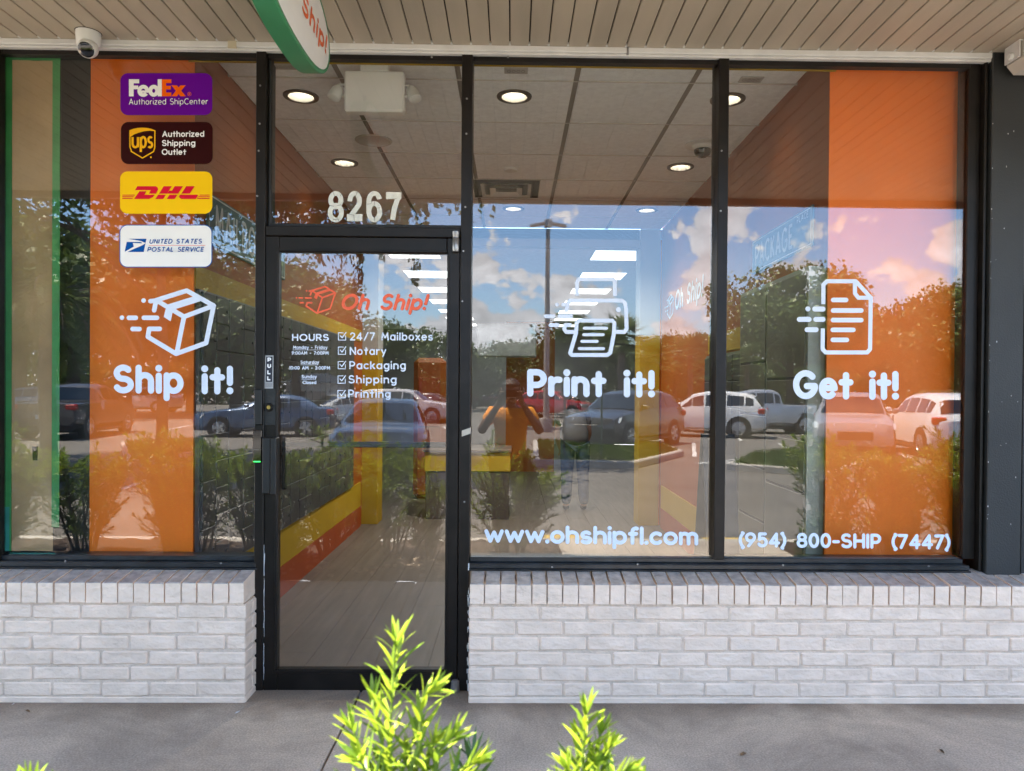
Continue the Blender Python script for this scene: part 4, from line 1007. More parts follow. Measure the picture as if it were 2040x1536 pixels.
for px,py,lb in ((1023,142,'small grey ceiling plate near the front over the middle window'),(1492,153,'small grey ceiling plate near the front behind the right window'),(563,140,'small grey ceiling plate near the front beside the blade sign')):
    t=(ZC-1.352)*F/(778-py)-3.38; x=(px-1020)*(t+3.38)/F
    e=empty('ceiling_plate',(x,t,ZC-.006),lb,'vent plate','small ceiling plates by the glass')
    b=MB(); b.cbox(x-.06,x+.06,t-.035,t+.035,ZC-.006,ZC-.0005,.002); b.build('plate',mat('plate_grey',(.45,.43,.42),.5),e)
    b=MB()
    for i in range(4): b.tube([(x-.04+.025*i,t+.012*math.sin(a_),ZC-.0062) if False else (x-.036+.024*i+.009*math.cos(a_),t+.013*math.sin(a_),ZC-.0065) for a_ in np.linspace(0,6.28,13)],.0012,4)
    b.build('perforation',M_gridd,e)
# lit ceiling panels at the back
M_panel=emis('panel_glow',(.93,1,.96),.32)
words=['first','second','third','fourth','fifth','sixth','seventh']
for side,x in (('right',1.18),('left',-1.12)):
    for i in range(7):
        y=4.95+i*1.50
        e=empty('ceiling_panel_light',(x,y,ZC2),f'{words[i]} lit white ceiling panel from the front in the {side} row at the back','ceiling light','lit ceiling panels at the back of the shop')
        b=MB(); b.cbox(-.31,.31,-.31,.31,-.006,-.001,.002)
        b.build('frame',M_plastic,e,local=True); b=MB(); b.box(-.285,.285,-.285,.285,-.008,-.0065); b.build('diffuser',M_panel,e,local=True)
for y in (6,10,13.5):
    l=bpy.data.lights.new('panel_lamp','AREA'); l.shape='RECTANGLE'; l.size=2.6; l.size_y=.6; l.energy=8; l.color=(.95,1,.97); l.energy=2.2
    lo=bpy.data.objects.new('panel_lamp',l); COL.objects.link(lo); lo.location=(0,y,ZC2-.03)
# counter, orange kiosk, screen wall, A-board
e=empty('counter',(-.42,4.7,0),'service counter with yellow band at the back of the shop','counter')
b=MB(); b.cbox(-.9,-.02,4.4,5.0,.0,.50,.005); b.build('front_panel',mat('brown_laminate',(.09,.065,.05),.5,.1),e)
b=MB(); b.cbox(-.91,-.01,4.39,5.01,.502,.70,.005); b.build('yellow_band',M_yellow,e)
b=MB(); b.cbox(-.92,.0,4.37,5.03,.702,.73,.004); b.build('countertop',MATS['brown_laminate'],e)
e=empty('display_cabinet',(-.95,5.9,0),'rounded orange cabinet standing behind the counter','cabinet')
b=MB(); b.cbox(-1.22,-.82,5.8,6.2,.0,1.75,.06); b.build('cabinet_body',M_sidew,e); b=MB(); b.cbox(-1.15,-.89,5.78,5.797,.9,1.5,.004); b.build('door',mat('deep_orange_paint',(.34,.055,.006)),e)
e=empty('wall_screen',(-.05,8.4,1.6),'pale framed display board on the back wall','board')
b=MB(); b.cbox(-.55,.36,8.4,8.43,1.9,2.4,.004); b.build('board',mat('board_white',(.75,.8,.85),.4),e); b=MB(); b.cbox(-.57,.38,8.431,8.46,1.88,2.42,.004); b.build('board_frame',M_wallg,e)
b=MB(); b.box(-1.3,1.3,8.462,8.6,0,ZC2); prop(b.build('back_room_wall',mat('blue_grey_wall',(.20,.26,.34),.6,.05)),'blue grey back room wall behind the counter','wall') if False else None
b=MB(); b.box(-.1,.71,9.0,9.1,0,2.5); prop(b.build('interior_wall',M_sidew),'orange feature wall far back in the shop behind the display board','wall')
e=empty('sandwich_board',(1.12,.75,0),'small dark sandwich board standing inside by the lockers','sandwich board')
for s in (-1,1):
    b=MB(); vs=[(1.06,.75+s*.22,.0),(1.24,.75+s*.22,.0),(1.24,.75+s*.02,1.12),(1.06,.75+s*.02,1.12)]
    b.add(vs+[(x+.0,y+.012*s*-1,z) for x,y,z in vs],[(0,1,2,3),(7,6,5,4),(0,4,5,1),(1,5,6,2),(2,6,7,3),(3,7,4,0)]); b.build('panel',M_black,e)
# ------------------------------------------------------------------ podocarpus hedge in the planting bed
L_new=leaf_mat('podocarpus_new_growth',(.33,.42,.032),(.12,.21,.02),.40,.38)
L_old=leaf_mat('podocarpus_leaves',(.10,.165,.035),(.035,.075,.016),.3,.4)
M_bark=mat('grey_brown_bark',(.10,.075,.055),.85,.3,18,.5,60)
M_stem=mat('green_stem',(.14,.20,.03),.6,.2,20)
def blade(mb,p,d,up,L,w,bend=.25,seg=3,fold=.25,m=0):
    """a lance leaf starting at p along d"""
    d=d.normalized(); s=d.cross(up); 
    if s.length<1e-3: s=d.orthogonal()
    s.normalize(); n=s.cross(d).normalized(); vs=[];fs=[]
    prof=[(0,.25),(.3,.9),(.62,1.0),(1,.06)] if seg==3 else [(0,.22),(.18,.72),(.4,1.0),(.68,.86),(.88,.45),(1,.04)]
    for t,ww in prof:
        c=p+d*(L*t)-n*(bend*L*t*t); a=s*(w*.5*ww)
        vs+=[c-a+n*(fold*w*.3*ww),c,c+a+n*(fold*w*.3*ww)]
    for i in range(len(prof)-1):
        a=3*i; fs+=[(a,a+1,a+4,a+3),(a+1,a+2,a+5,a+4)]
    mb.add(vs,fs,m)
def simple_leaf(mb,p,d,s,L,w,m=0):
    mb.add([p-s*w*.12,p+d*L*.45-s*w*.5,p+d*L,p+d*L*.45+s*w*.5],[(0,1,2,3)],m)
def shoot(mb,stm,pts,Lf,w,step,seg,m=0,rad=.003,mstem=1,up_bias=.55,fr=(0,1)):
    """leaves spiralled along a polyline stem; upper leaves shorter and more upright"""
    pts=[Vector(p) for p in pts]; k=len(pts); ds=[(pts[i+1]-pts[i]).length for i in range(k-1)]; tot=sum(ds)
    stm.tube(pts,[rad*(1-.6*i/(k-1)) for i in range(k)],6)
    s=tot*fr[0]; a=random.uniform(0,6)
    while s<tot*fr[1]:
        q=s; i=0
        while i<k-2 and q>ds[i]: q-=ds[i]; i+=1
        p=pts[i].lerp(pts[i+1],min(1,q/ds[i])); t=(pts[i+1]-pts[i]).normalized()
        u=t.orthogonal().normalized(); v=t.cross(u); a+=2.4+random.uniform(-.35,.35)
        r=(u*math.cos(a)+v*math.sin(a)); f=s/tot
        d=(r*random.uniform(.75,1.1)+t*(up_bias+1.1*f*f+random.uniform(-.15,.2)))
        L=Lf*random.uniform(.72,1.1)*(1-.35*max(0,f-.75)/.25)
        if seg==0: simple_leaf(mb,p,d.normalized(),d.cross(Vector((random.random(),random.random(),random.random()))).normalized(),L,w)
        else: blade(mb,p,d,t,L,w*random.uniform(.85,1.1),random.uniform(-.05,.35),seg,.3,m)
        s+=step*random.uniform(.6,1.3)
    # terminal tuft
    t=(pts[-1]-pts[-2]).normalized(); u=t.orthogonal().normalized(); v=t.cross(u)
    for j in range(7):
        a=j*2.4; d=(u*math.cos(a)+v*math.sin(a))*.45+t
        if seg==0: simple_leaf(mb,pts[-1],d.normalized(),u,Lf*.7,w)
        else: blade(mb,pts[-1]-t*.01,d,t,Lf*random.uniform(.55,.85),w*.8,random.uniform(-.2,.15),seg,.3,m)
def bush_mesh(seed,h,rad,nst=9,nbr=9,seg=3,step=.0085):
    random.seed(seed); old=MB(); new=MB(); st=MB(); wd=MB()
    for i in range(nst):
        a=random.uniform(0,6.28); r=rad*math.sqrt(random.random()); hh=h*random.uniform(.72,1.0)*(1-.25*(r/rad)**2)
        b=Vector((.25*r*math.cos(a),.25*r*math.sin(a),0)); top=Vector((r*math.cos(a),r*math.sin(a),hh))
        P=[b.lerp(top,t)+Vector((random.uniform(-.02,.02),random.uniform(-.02,.02),0)) for t in (0,.25,.5,.75,.9,1)]
        wd.tube(P[:5],[.009,.008,.006,.004,.003],6)
        shoot(old,wd,P[2:5],.065,.0075,step*1.2,seg)
        shoot(new,st,P[4:],.06,.0075,step*.9,seg)
        for j in range(nbr):
            f=random.uniform(.10,.93); q=Vector(P[int(f*5)]).lerp(P[min(5,int(f*5)+1)],f*5-int(f*5)); aa=random.uniform(0,6.28)
            ln=random.uniform(.12,.30)*(1.15-.55*f); d=Vector((math.cos(aa),math.sin(aa),random.uniform(.3,1.1))).normalized()
            e_=q+d*ln; mid=q.lerp(e_,.5)+Vector((0,0,-.012))
            tgt=new if (f>.6 and random.random()<.75) or random.random()<.15 else old
            shoot(tgt,wd,[q,mid,e_],.066,.0078,step,seg,fr=(.15,1))
    return old,new,st,wd
protos=[]
def bush_thing(seed,h,rad,label,x,y,rz,nst,nbr):
    e=empty('podocarpus_bush',(x,y,0),label,'shrub','feathery podocarpus bushes in the planting bed',rz)
    o_,n_,s_,w_=bush_mesh(seed,h,rad,nst,nbr)
    o_.build('leaves',L_old,e,local=True); n_.build('new_leaves',L_new,e,local=True); s_.build('shoot_stem',M_stem,e,local=True); w_.build('stem',M_bark,e,local=True); return e
def copy_tree(o,**k):
    c=o.copy(); COL.objects.link(c)
    for ch in o.children:
        d=ch.copy(); COL.objects.link(d); d.parent=c
        for g_ in ch.children:
            h=g_.copy(); COL.objects.link(h); h.parent=d
    return c
pb=[bush_thing(11,1.08,.34,'bushy podocarpus at the left end of the bed, behind the paper strip reflection',-2.75,-2.72,0,15,13),
    bush_thing(12,1.06,.36,'podocarpus mirrored low in the orange panel under the Ship it! lettering',-2.10,-2.75,1,15,13),
    bush_thing(13,1.10,.34,'podocarpus mirrored in the glass door beside the mailboxes',-1.45,-2.70,2,16,13)]
spots=[(1,-3.5,-2.75,.6,.98,'podocarpus at the far left end of the hedge'),(2,-.98,-2.74,2.2,.93,'podocarpus mirrored at the right side of the door, front of the parked silver car'),
       (0,2.62,-2.75,1.4,1.0,'podocarpus just right of the walkway, mirrored at the edge of the lockers'),(1,3.2,-2.72,3.0,1.02,'podocarpus mirrored under the Get it! lettering'),
       (2,3.8,-2.76,.3,1.06,'podocarpus at the right end of the hedge'),(0,4.45,-2.7,5.0,1.0,'podocarpus far right past the window'),(2,-4.2,-2.72,4.2,1.0,'podocarpus out at the far left beyond the window'),
       (1,-.66,-2.60,5.4,.72,'low podocarpus at the lower left with one shoot tip in view'),(2,-2.42,-2.36,1.1,.86,'podocarpus nearest the walk at the left, mirrored in the orange panel by the taped paper'),(0,-1.78,-2.40,2.9,.84,'podocarpus nearest the walk, mirrored beside the left door post'),(1,-1.22,-2.32,.4,.80,'podocarpus nearest the walk, mirrored low in the middle of the door'),(2,2.95,-2.38,4.4,.82,'podocarpus nearest the walk, mirrored right of the parcel lockers'),(1,3.55,-2.40,5.8,.86,'podocarpus nearest the walk at the right end of the glass')]
for i,x,y,rz,s,lb in spots:
    c=copy_tree(pb[i]); c.location=(x,y,0); c.rotation_euler=(0,0,rz); c.scale=(s,s,s); c['label']=lb
# the near bush whose sunlit tips rise into the bottom of the picture
random.seed(5)
e=empty('podocarpus_bush',(-.05,-2.55,0),'podocarpus bush with tall bright sunlit yellow-green shoot tips in front of the glass door','shrub','feathery podocarpus bushes in the planting bed')
o_,n_,s_,w_=bush_mesh(21,.93,.36,17,13); 
for q in (o_,n_,s_,w_): q.v=[(x+.0,y-2.62,z) for x,y,z in q.v]
nl=MB(); ns=MB()
def tip(px,py,Y,below,lean=(0,0),Lf=.075,w=.0098,step=.0072,n=1):
    x,z=A(px,py,Y); t=Vector((x,Y,z)); b=t-Vector((lean[0],lean[1],below)); 
    P=[b,b.lerp(t,.35)+Vector((.006,0,0)),b.lerp(t,.7)+Vector((-.004,.003,0)),t-Vector((0,0,.035))]
    shoot(nl,ns,P,Lf,w,step,5,up_bias=.62); return b
Y0=-2.42
tip(790,1222,Y0,.46,(.012,.0),.060,.0070,.0050)
for px,py,y,bl,ln in ((742,1330,Y0+.03,.16,(-.02,.03)),(862,1320,Y0-.01,.16,(.035,.0)),(700,1392,Y0+.02,.20,(-.05,.02)),(905,1408,Y0-.01,.20,(.055,.0)),(868,1425,Y0+.03,.2,(.03,.02)),(955,1462,Y0+.02,.16,(.07,.02)),(712,1452,Y0-.03,.16,(-.03,-.02)),(830,1400,Y0+.05,.2,(.01,.05)),(760,1470,Y0+.04,.2,(-.02,.04)),(925,1500,Y0-.03,.15,(.04,-.02)),(690,1520,Y0,.15,(-.05,0))):
    tip(px,py,y,bl,ln,.052,.0070,.0050)
tip(1168,1360,Y0+.01,.36,(.0,.0),.048,.0072,.0046)
for px,py,y,bl,ln in ((1215,1432,Y0+.03,.2,(.04,.02)),(1255,1478,Y0-.02,.16,(.05,-.02)),(1128,1470,Y0,.16,(-.03,.02)),(1185,1470,Y0+.02,.16,(.02,0)),(1150,1420,Y0+.04,.2,(-.01,.03)),(1230,1510,Y0+.01,.15,(.03,.02)),(1200,1400,Y0+.05,.2,(.015,.04)),(1270,1505,Y0+.03,.16,(.05,.03)),(1110,1512,Y0+.02,.14,(-.03,.02)),(1180,1505,Y0-.03,.14,(.0,-.02))): tip(px,py,y,bl,ln,.046,.0068,.0046)
for k in range(26):   # lower skirts of the same bush
    a=random.uniform(0,6.28); r=random.uniform(.1,.33); x=-.05+r*math.cos(a); y=-2.5+.55*r*math.sin(a); z=random.uniform(.55,.78)
    shoot(nl,ns,[(x*.6,y,z-.22),(x*.85,y,z-.1),(x,y,z)],.06,.008,.008,3)
for p in ((-.145,-2.43),(.10,-2.42)):
    w_.tube([(p[0]*.5,-2.55,0),(p[0]*.9,-2.46,.35),(p[0],p[1],.72)],[.01,.008,.004],7)
o_.build('leaves',L_old,e); n_.build('new_leaves',L_new,e); nl.build('sunlit_shoots',L_new,e,smooth=180); ns.build('shoot_stem',M_stem,e); w_.build('stem',M_bark,e); s_.build('shoot_stem',M_stem,e)
# small tip at the lower left
random.seed(9)
e=empty('podocarpus_bush',(-.60,-2.45,0),'small podocarpus with a bright shoot tip in front of the left brick wall','shrub','feathery podocarpus bushes in the planting bed')
nl=MB(); ns=MB(); tip(64,1510,-2.40,.55,(.02,.02),.052,.0064,.0042); tip(100,1526,-2.42,.4,(-.03,.0),.048,.0062,.0045); tip(20,1522,-2.43,.4,(.03,.0),.048,.0062,.0045)
nl.build('sunlit_shoots',L_new,e,smooth=180); ns.build('shoot_stem',M_stem,e)
# low round shrub and stones beside the walkway
L_shr=leaf_mat('round_shrub_leaves',(.10,.16,.03),(.03,.075,.015),.25)
def low_shrub(x,y,r,h,label,n=2600):
    mb=MB(); 
    for i in range(n):
        v=Vector((random.gauss(0,1),random.gauss(0,1),abs(random.gauss(0,1)))).normalized()*random.uniform(.6,1.05); k=.75+.35*math.sin(v.x*5+v.y*7+r*30)
        p=Vector((v.x*r*k,v.y*r*k,.04+v.z*h*k)); d=(v+Vector((random.uniform(-1,1),random.uniform(-1,1),random.uniform(-.4,1)))*.8).normalized()
        simple_leaf(mb,p,d,d.orthogonal().normalized(),.036,.02)
    e=empty('low_shrub',(x,y,0),label,'shrub'); mb.build('leaves',L_shr,e,local=True); s=MB(); 
    for i in range(5): s.tube([(0,0,0),(.5*r*math.cos(i*1.3),.5*r*math.sin(i*1.3),h*.6)],[.01,.004],6)
    s.build('stem',M_bark,e,local=True)
low_shrub(2.52,-2.35,.26,.40,'round leafy shrub at the right edge of the walkway, mirrored by the phone number')
low_shrub(-1.15,-2.25,.22,.22,'low leafy shrub mirrored behind the yellow pillar in the door'); low_shrub(-1.75,-2.3,.2,.2,'low leafy shrub mirrored at the left of the door')
st_=MB()
for i in range(170):
    x=random.choice((random.uniform(-1.9,-.55),random.uniform(-3,.35),random.uniform(2.4,4))); y=random.uniform(-2.75,-2.0); r=random.uniform(.012,.035)
    M=Matrix.Translation((x,y,.012))@Matrix.Diagonal((1,random.uniform(.6,1),random.uniform(.5,.8),1)); st_.lathe([(r*.5,-r*.7),(r,-r*.1),(r*.8,r*.5),(0,r*.75)],7,M)
prop(st_.build('gravel',mat('pale_stones',(.45,.36,.28),.8,.25,30)),'pale stones scattered on the mulch','gravel',kind='stuff')
# dry leaves on the walk
for k,(px,py,lb) in enumerate(((1490,1508,'small brown fallen leaf on the walk, left one'),(1893,1502,'tan fallen leaf on the walk at the right'),(66,1422,'dark brown fallen leaf close to the left brick wall'))):
    t=(1.352)*F/(py-778)-3.38; x=(px-1020)*(t+3.38)/F; b=MB()
    P=[(-.016,0,.002),(-.006,-.006,.004),(.008,-.007,.007),(.018,0,.004),(.008,.006,.010),(-.006,.007,.006)]
    a=k*1.1+.5; b.add([(x+u*math.cos(a)-v*math.sin(a),t+u*math.sin(a)+v*math.cos(a),z+.001) for u,v,z in P],[(0,1,2),(0,2,3),(0,3,4),(0,4,5)])
    prop(b.build('fallen_leaf',mat('dry_leaf',(.22,.12,.05),.8,.3,40)),lb,'leaf')
for k,(px,py,w,lb) in enumerate(((478,1423,.022,'chip of white paint on the walk by the left brick wall'),(38,1407,.012,'tiny white paint chip at the foot of the left brick wall'))):
    t=(1.352)*F/(py-778)-3.38; x=(px-1020)*(t+3.38)/F; b=MB(); b.add([(x-w*.3,t-w*.5,.002),(x+w*.2,t-w*.3,.003),(x+w*.4,t+w*.5,.004),(x-w*.1,t+w*.2,.003)],[(0,1,2,3)]); prop(b.build('paint_chip',M_white),lb,'paint chip')

# ------------------------------------------------------------------ people
def skin(name,verts,edges,m,parent,root=0,sub=2,loc=None):
    bm=bmesh.new(); ly=bm.verts.layers.skin.verify(); vs=[bm.verts.new(v[:3]) for v in verts]
    for a,b_ in edges: bm.edges.new((vs[a],vs[b_]))
    for i,v in enumerate(vs):
        r=verts[i][3]; r2=verts[i][4] if len(verts[i])>4 else r
        v[ly].radius=(r,r2); v[ly].use_root=(i==root)
    me=bpy.data.meshes.new(name); bm.to_mesh(me); bm.free(); me.materials.append(m)
    o=bpy.data.objects.new(name,me); COL.objects.link(o); o.parent=parent
    o.modifiers.new('skin','SKIN').use_smooth_shade=True; s=o.modifiers.new('sub','SUBSURF'); s.levels=sub; s.render_levels=sub
    return o
M_skin=mat('brown_skin',(.12,.058,.034),.5,.08,20); M_polo=mat('orange_polo',(.95,.34,.02),.8,.08,12,.3,60); M_slack=mat('dark_brown_trousers',(.05,.036,.026),.85,.1,12)
M_hair=mat('black_hair',(.012,.010,.009),.6,.2,60,.4,200)
def head_mesh(c,r,m,parent,fwd=1):
    b=MB(); n=20; vs=[]
    prof=[(-1.25,.30),(-1.12,.52),(-.9,.66),(-.6,.76),(-.25,.82),(.1,.88),(.45,.88),(.8,.72),(1.02,.42),(1.1,.05)]
    for z,q in prof:
        for j in range(n):
            a=2*math.pi*j/n; x=q*math.cos(a)*.86; y=q*math.sin(a)*1.04*fwd
            f=math.sin(a)
            if f>.9 and -.45<z<.15: y+=fwd*(.22 if f>.985 and z<.0 else .06)     # nose
            if f>.75 and .0<z<.2 and f<.97: y-=fwd*.09                            # eye sockets
            if f>.8 and -1.0<z<-.75: y+=fwd*.06                                    # mouth and chin
            vs.append((c[0]+x*r,c[1]+y*r,c[2]+z*r))
    fs=[]
    for i in range(len(prof)-1):
        for j in range(n): fs.append((i*n+j,i*n+(j+1)%n,(i+1)*n+(j+1)%n,(i+1)*n+j))
    fs+= [tuple(range(n))[::-1],tuple(range((len(prof)-1)*n,len(prof)*n))]; b.add(vs,fs)
    for s in (-1,1): b.lathe([(0,-.02),(.03,-.015),(.035,0),(.02,.012),(0,.012)],10,Matrix.Translation((c[0]+s*.82*r,c[1],c[2]-.05*r))@Matrix.Rotation(R(90),4,'Y')@Matrix.Diagonal((1.1,.7,1,1)))
    o=b.build('head',m,parent,smooth=180,local=True); o.modifiers.new('sub','SUBSURF').levels=1
    eb=MB()
    for s in (-1,1): eb.lathe([(0,-.011),(.008,-.008),(.011,0),(.008,.008),(0,.011)],10,Matrix.Translation((c[0]+s*.34*r,c[1]+fwd*.80*r,c[2]+.08*r)))
    eb.build('eyes',mat('eye_dark',(.03,.02,.015),.2),o,smooth=180,local=True)
    return o
def hair_cap(c,r,m,parent,low=.1,fwd=1,extra=1.06):
    b=MB(); n=18; vs=[]; prof=[(low-.3,.86),(low,.92),(.45,.93),(.82,.76),(1.06,.44),(1.15,.03)]
    for i,(z,q) in enumerate(prof):
        for j in range(n):
            a=2*math.pi*j/n; zz=z
            if i<2 and math.sin(a)>.2: zz=.55+.06*i
            vs.append((c[0]+q*math.cos(a)*.88*r*extra,c[1]+(q*math.sin(a)*1.05*extra-.03)*r*fwd,c[2]+zz*r))
    fs=[]
    for i in range(len(prof)-1):
        for j in range(n): fs.append((i*n+j,i*n+(j+1)%n,(i+1)*n+(j+1)%n,(i+1)*n+j))
    b.add(vs,fs); o=b.build('hair',m,parent,smooth=180,local=True); o.modifiers.new('solid','SOLIDIFY').thickness=.01; return o
# the photographer in front of the hedge
PZ=-.15; PX,PY=MIRD(1018,3.78),-3.78
e=empty('person',(PX,PY,PZ),'person in orange polo shirt and dark trousers holding up a phone, mirrored in glass','person')
hz=1.50
ph=Vector((CAM.x-PX-.01,-3.405-PY,1.325-PZ))      # phone centre in the person's own coordinates
hL=ph+Vector((-.085,-.03,-.02)); hR=ph+Vector((.085,-.03,-.02))
V_=[(0,0,.82,.13,.10),(0,0,.95,.135,.095),(0,0,1.10,.14,.10),(0,.0,1.24,.15,.10),(0,.0,1.33,.07,.06),(0,.02,1.40,.05,.05),
    (-.18,0,1.29,.06,.06),(-.29,.06,1.10,.045,.045),(hL.x-.02,hL.y-.05,hL.z-.07,.03,.03),(hL.x,hL.y-.01,hL.z-.01,.03,.018),
    (.18,0,1.29,.06,.06),(.29,.06,1.10,.045,.045),(hR.x+.02,hR.y-.05,hR.z-.07,.03,.03),(hR.x,hR.y-.01,hR.z-.01,.03,.018),
    (-.095,0,.76,.09,.09),(-.10,.01,.42,.06,.065),(-.11,-.01,.08,.042,.045),(-.12,.13,.03,.035,.025),
    (.095,0,.76,.09,.09),(.10,.01,.42,.06,.065),(.11,-.01,.08,.042,.045),(.12,.13,.03,.035,.025)]
E_=[(0,1),(1,2),(2,3),(3,4),(4,5),(3,6),(6,7),(7,8),(8,9),(3,10),(10,11),(11,12),(12,13),(0,14),(14,15),(15,16),(16,17),(0,18),(18,19),(19,20),(20,21)]
# fingers: four wrapped on the front of the phone, thumb behind
def fingers(h,s,base,V_,E_):
    for i in range(4):
        z=h.z+.028-.02*i; L=(.9,1,.95,.8)[i]
        b=len(V_); V_.append((h.x+s*.012,h.y+.006,z,.0085)); V_.append((h.x+s*.016,h.y+.045*L,z+.004,.008)); V_.append((h.x-s*.012*L,h.y+.052,z+.006,.0075)); V_.append((h.x-s*.034*L,h.y+.05,z+.004,.0065))
        E_.extend([(base,b),(b,b+1),(b+1,b+2),(b+2,b+3)])
    b=len(V_); V_.append((h.x-s*.02,h.y-.0,h.z-.022,.0105)); V_.append((h.x-s*.045,h.y+.008,h.z-.005,.009)); V_.append((h.x-s*.06,h.y+.012,h.z+.012,.0075)); E_.extend([(base,b),(b,b+1),(b+1,b+2)])
fingers(hL,-1,9,V_,E_); fingers(hR,1,13,V_,E_)
skin('body',V_,E_,M_skin,e)
hd=head_mesh((0,.035,hz),.105,M_skin,e); hair_cap((0,.035,hz),.105,M_hair,e)
sv=[(0,0,.80,.165,.125),(0,0,.95,.165,.12),(0,0,1.10,.165,.12),(0,0,1.24,.165,.118),(0,0,1.325,.085,.075),(-.18,0,1.285,.078,.078),(-.255,.04,1.17,.072,.072),(.18,0,1.285,.078,.078),(.255,.04,1.17,.072,.072),(0,.005,1.355,.068,.065)]
skin('polo_shirt',sv,[(0,1),(1,2),(2,3),(3,4),(3,5),(5,6),(3,7),(7,8),(4,9)],M_polo,e)
skin('trousers',[(0,0,.83,.15,.118),(-.095,0,.72,.105,.105),(-.10,.01,.42,.078,.08),(-.11,-.005,.09,.068,.068),(.095,0,.72,.105,.105),(.10,.01,.42,.078,.08),(.11,-.005,.09,.068,.068)],[(0,1),(1,2),(2,3),(0,4),(4,5),(5,6)],M_slack,e)
for s in (-1,1): skin('shoe',[(s*.11,-.03,.045,.045,.04),(s*.115,.06,.04,.043,.034),(s*.12,.15,.03,.036,.025)],[(0,1),(1,2)],M_black,e)
b=MB(); b.cbox(-.078,.078,-.004,.004,-.037,.037,.004); pe=empty('phone',(PX+ph.x,PY+ph.y,PZ+ph.z),'black phone held up in both hands by the person in orange','phone')
b.build('phone_body',M_lens,pe,local=True); b=MB(); b.lathe([(.009,0),(.009,.0018),(0,.0018)],14,Matrix.Translation((.05,.004,.02))@Matrix.Rotation(R(-90),4,'X')); b.build('lens',M_dark,pe,local=True)
# customer inside by the counter
e=empty('person',(.72,5.0,0),'person in grey t-shirt and blue jeans bending forward inside the shop, seen from behind','person')
V_=[(0,0,.84,.07,.06),(0,.10,.95,.075,.06),(0,.20,1.02,.08,.06),(0,.29,1.07,.08,.055),(0,.37,1.12,.05,.05),(-.15,.28,1.05,.05,.05),(-.19,.36,.84,.04,.04),(-.14,.46,.68,.03,.03),(-.12,.50,.63,.03,.016),(.15,.28,1.05,.05,.05),(.19,.36,.84,.04,.04),(.14,.46,.68,.03,.03),(.12,.50,.63,.03,.016),
    (-.085,0,.76,.085,.085),(-.09,.02,.44,.055,.06),(-.10,-.02,.08,.04,.042),(-.10,.11,.03,.033,.024),(.085,0,.76,.085,.085),(.09,.02,.44,.055,.06),(.10,-.02,.08,.04,.042),(.10,.11,.03,.033,.024)]
E_=[(0,1),(1,2),(2,3),(3,4),(3,5),(5,6),(6,7),(7,8),(3,9),(9,10),(10,11),(11,12),(0,13),(13,14),(14,15),(15,16),(0,17),(17,18),(18,19),(19,20)]
for hh,s,bs in ((V_[8],-1,8),(V_[12],1,12)):
    for i in range(4):
        b0_=len(V_); V_.append((hh[0]+.02*(i-1.5),hh[1]+.03,hh[2]-.03,.008)); V_.append((hh[0]+.021*(i-1.5),hh[1]+.045-.004*abs(i-1.5),hh[2]-.065+.006*abs(i-1.5),.0068)); E_.extend([(bs,b0_),(b0_,b0_+1)])
    b0_=len(V_); V_.append((hh[0]-s*.035,hh[1]+.015,hh[2]-.012,.010)); V_.append((hh[0]-s*.048,hh[1]+.03,hh[2]-.035,.008)); E_.extend([(bs,b0_),(b0_,b0_+1)])
skin('body',V_,E_,mat('tan_skin',(.40,.22,.15),.5,.05),e); head_mesh((0.02,.46,1.17),.092,MATS['tan_skin'],e,1); hair_cap((0.02,.45,1.17),.094,M_hair,e,-.7,1,1.12)
skin('t_shirt',[(0,-.06,.72,.165,.14),(0,.0,.86,.165,.14),(0,.10,.955,.155,.125),(0,.20,1.02,.152,.118),(0,.29,1.07,.14,.10),(0,.345,1.10,.07,.065),(-.15,.28,1.045,.07,.07),(-.175,.32,.94,.062,.062),(.15,.28,1.045,.07,.07),(.175,.32,.94,.062,.062)],[(0,1),(1,2),(2,3),(3,4),(4,5),(4,6),(6,7),(4,8),(8,9)],mat('grey_shirt',(.10,.10,.105),.8,.05),e)
skin('jeans',[(0,0,.84,.138,.115),(-.085,0,.74,.098,.10),(-.09,.02,.44,.074,.076),(-.10,-.02,.06,.06,.06),(.085,0,.74,.098,.10),(.09,.02,.44,.074,.076),(.10,-.02,.06,.06,.06)],[(0,1),(1,2),(2,3),(0,4),(4,5),(5,6)],mat('blue_jeans',(.03,.05,.10),.8,.15,20),e)
for s in (-1,1): skin('shoe',[(s*.10,-.03,.045,.042,.04),(s*.10,.12,.03,.036,.026)],[(0,1)],M_black,e)
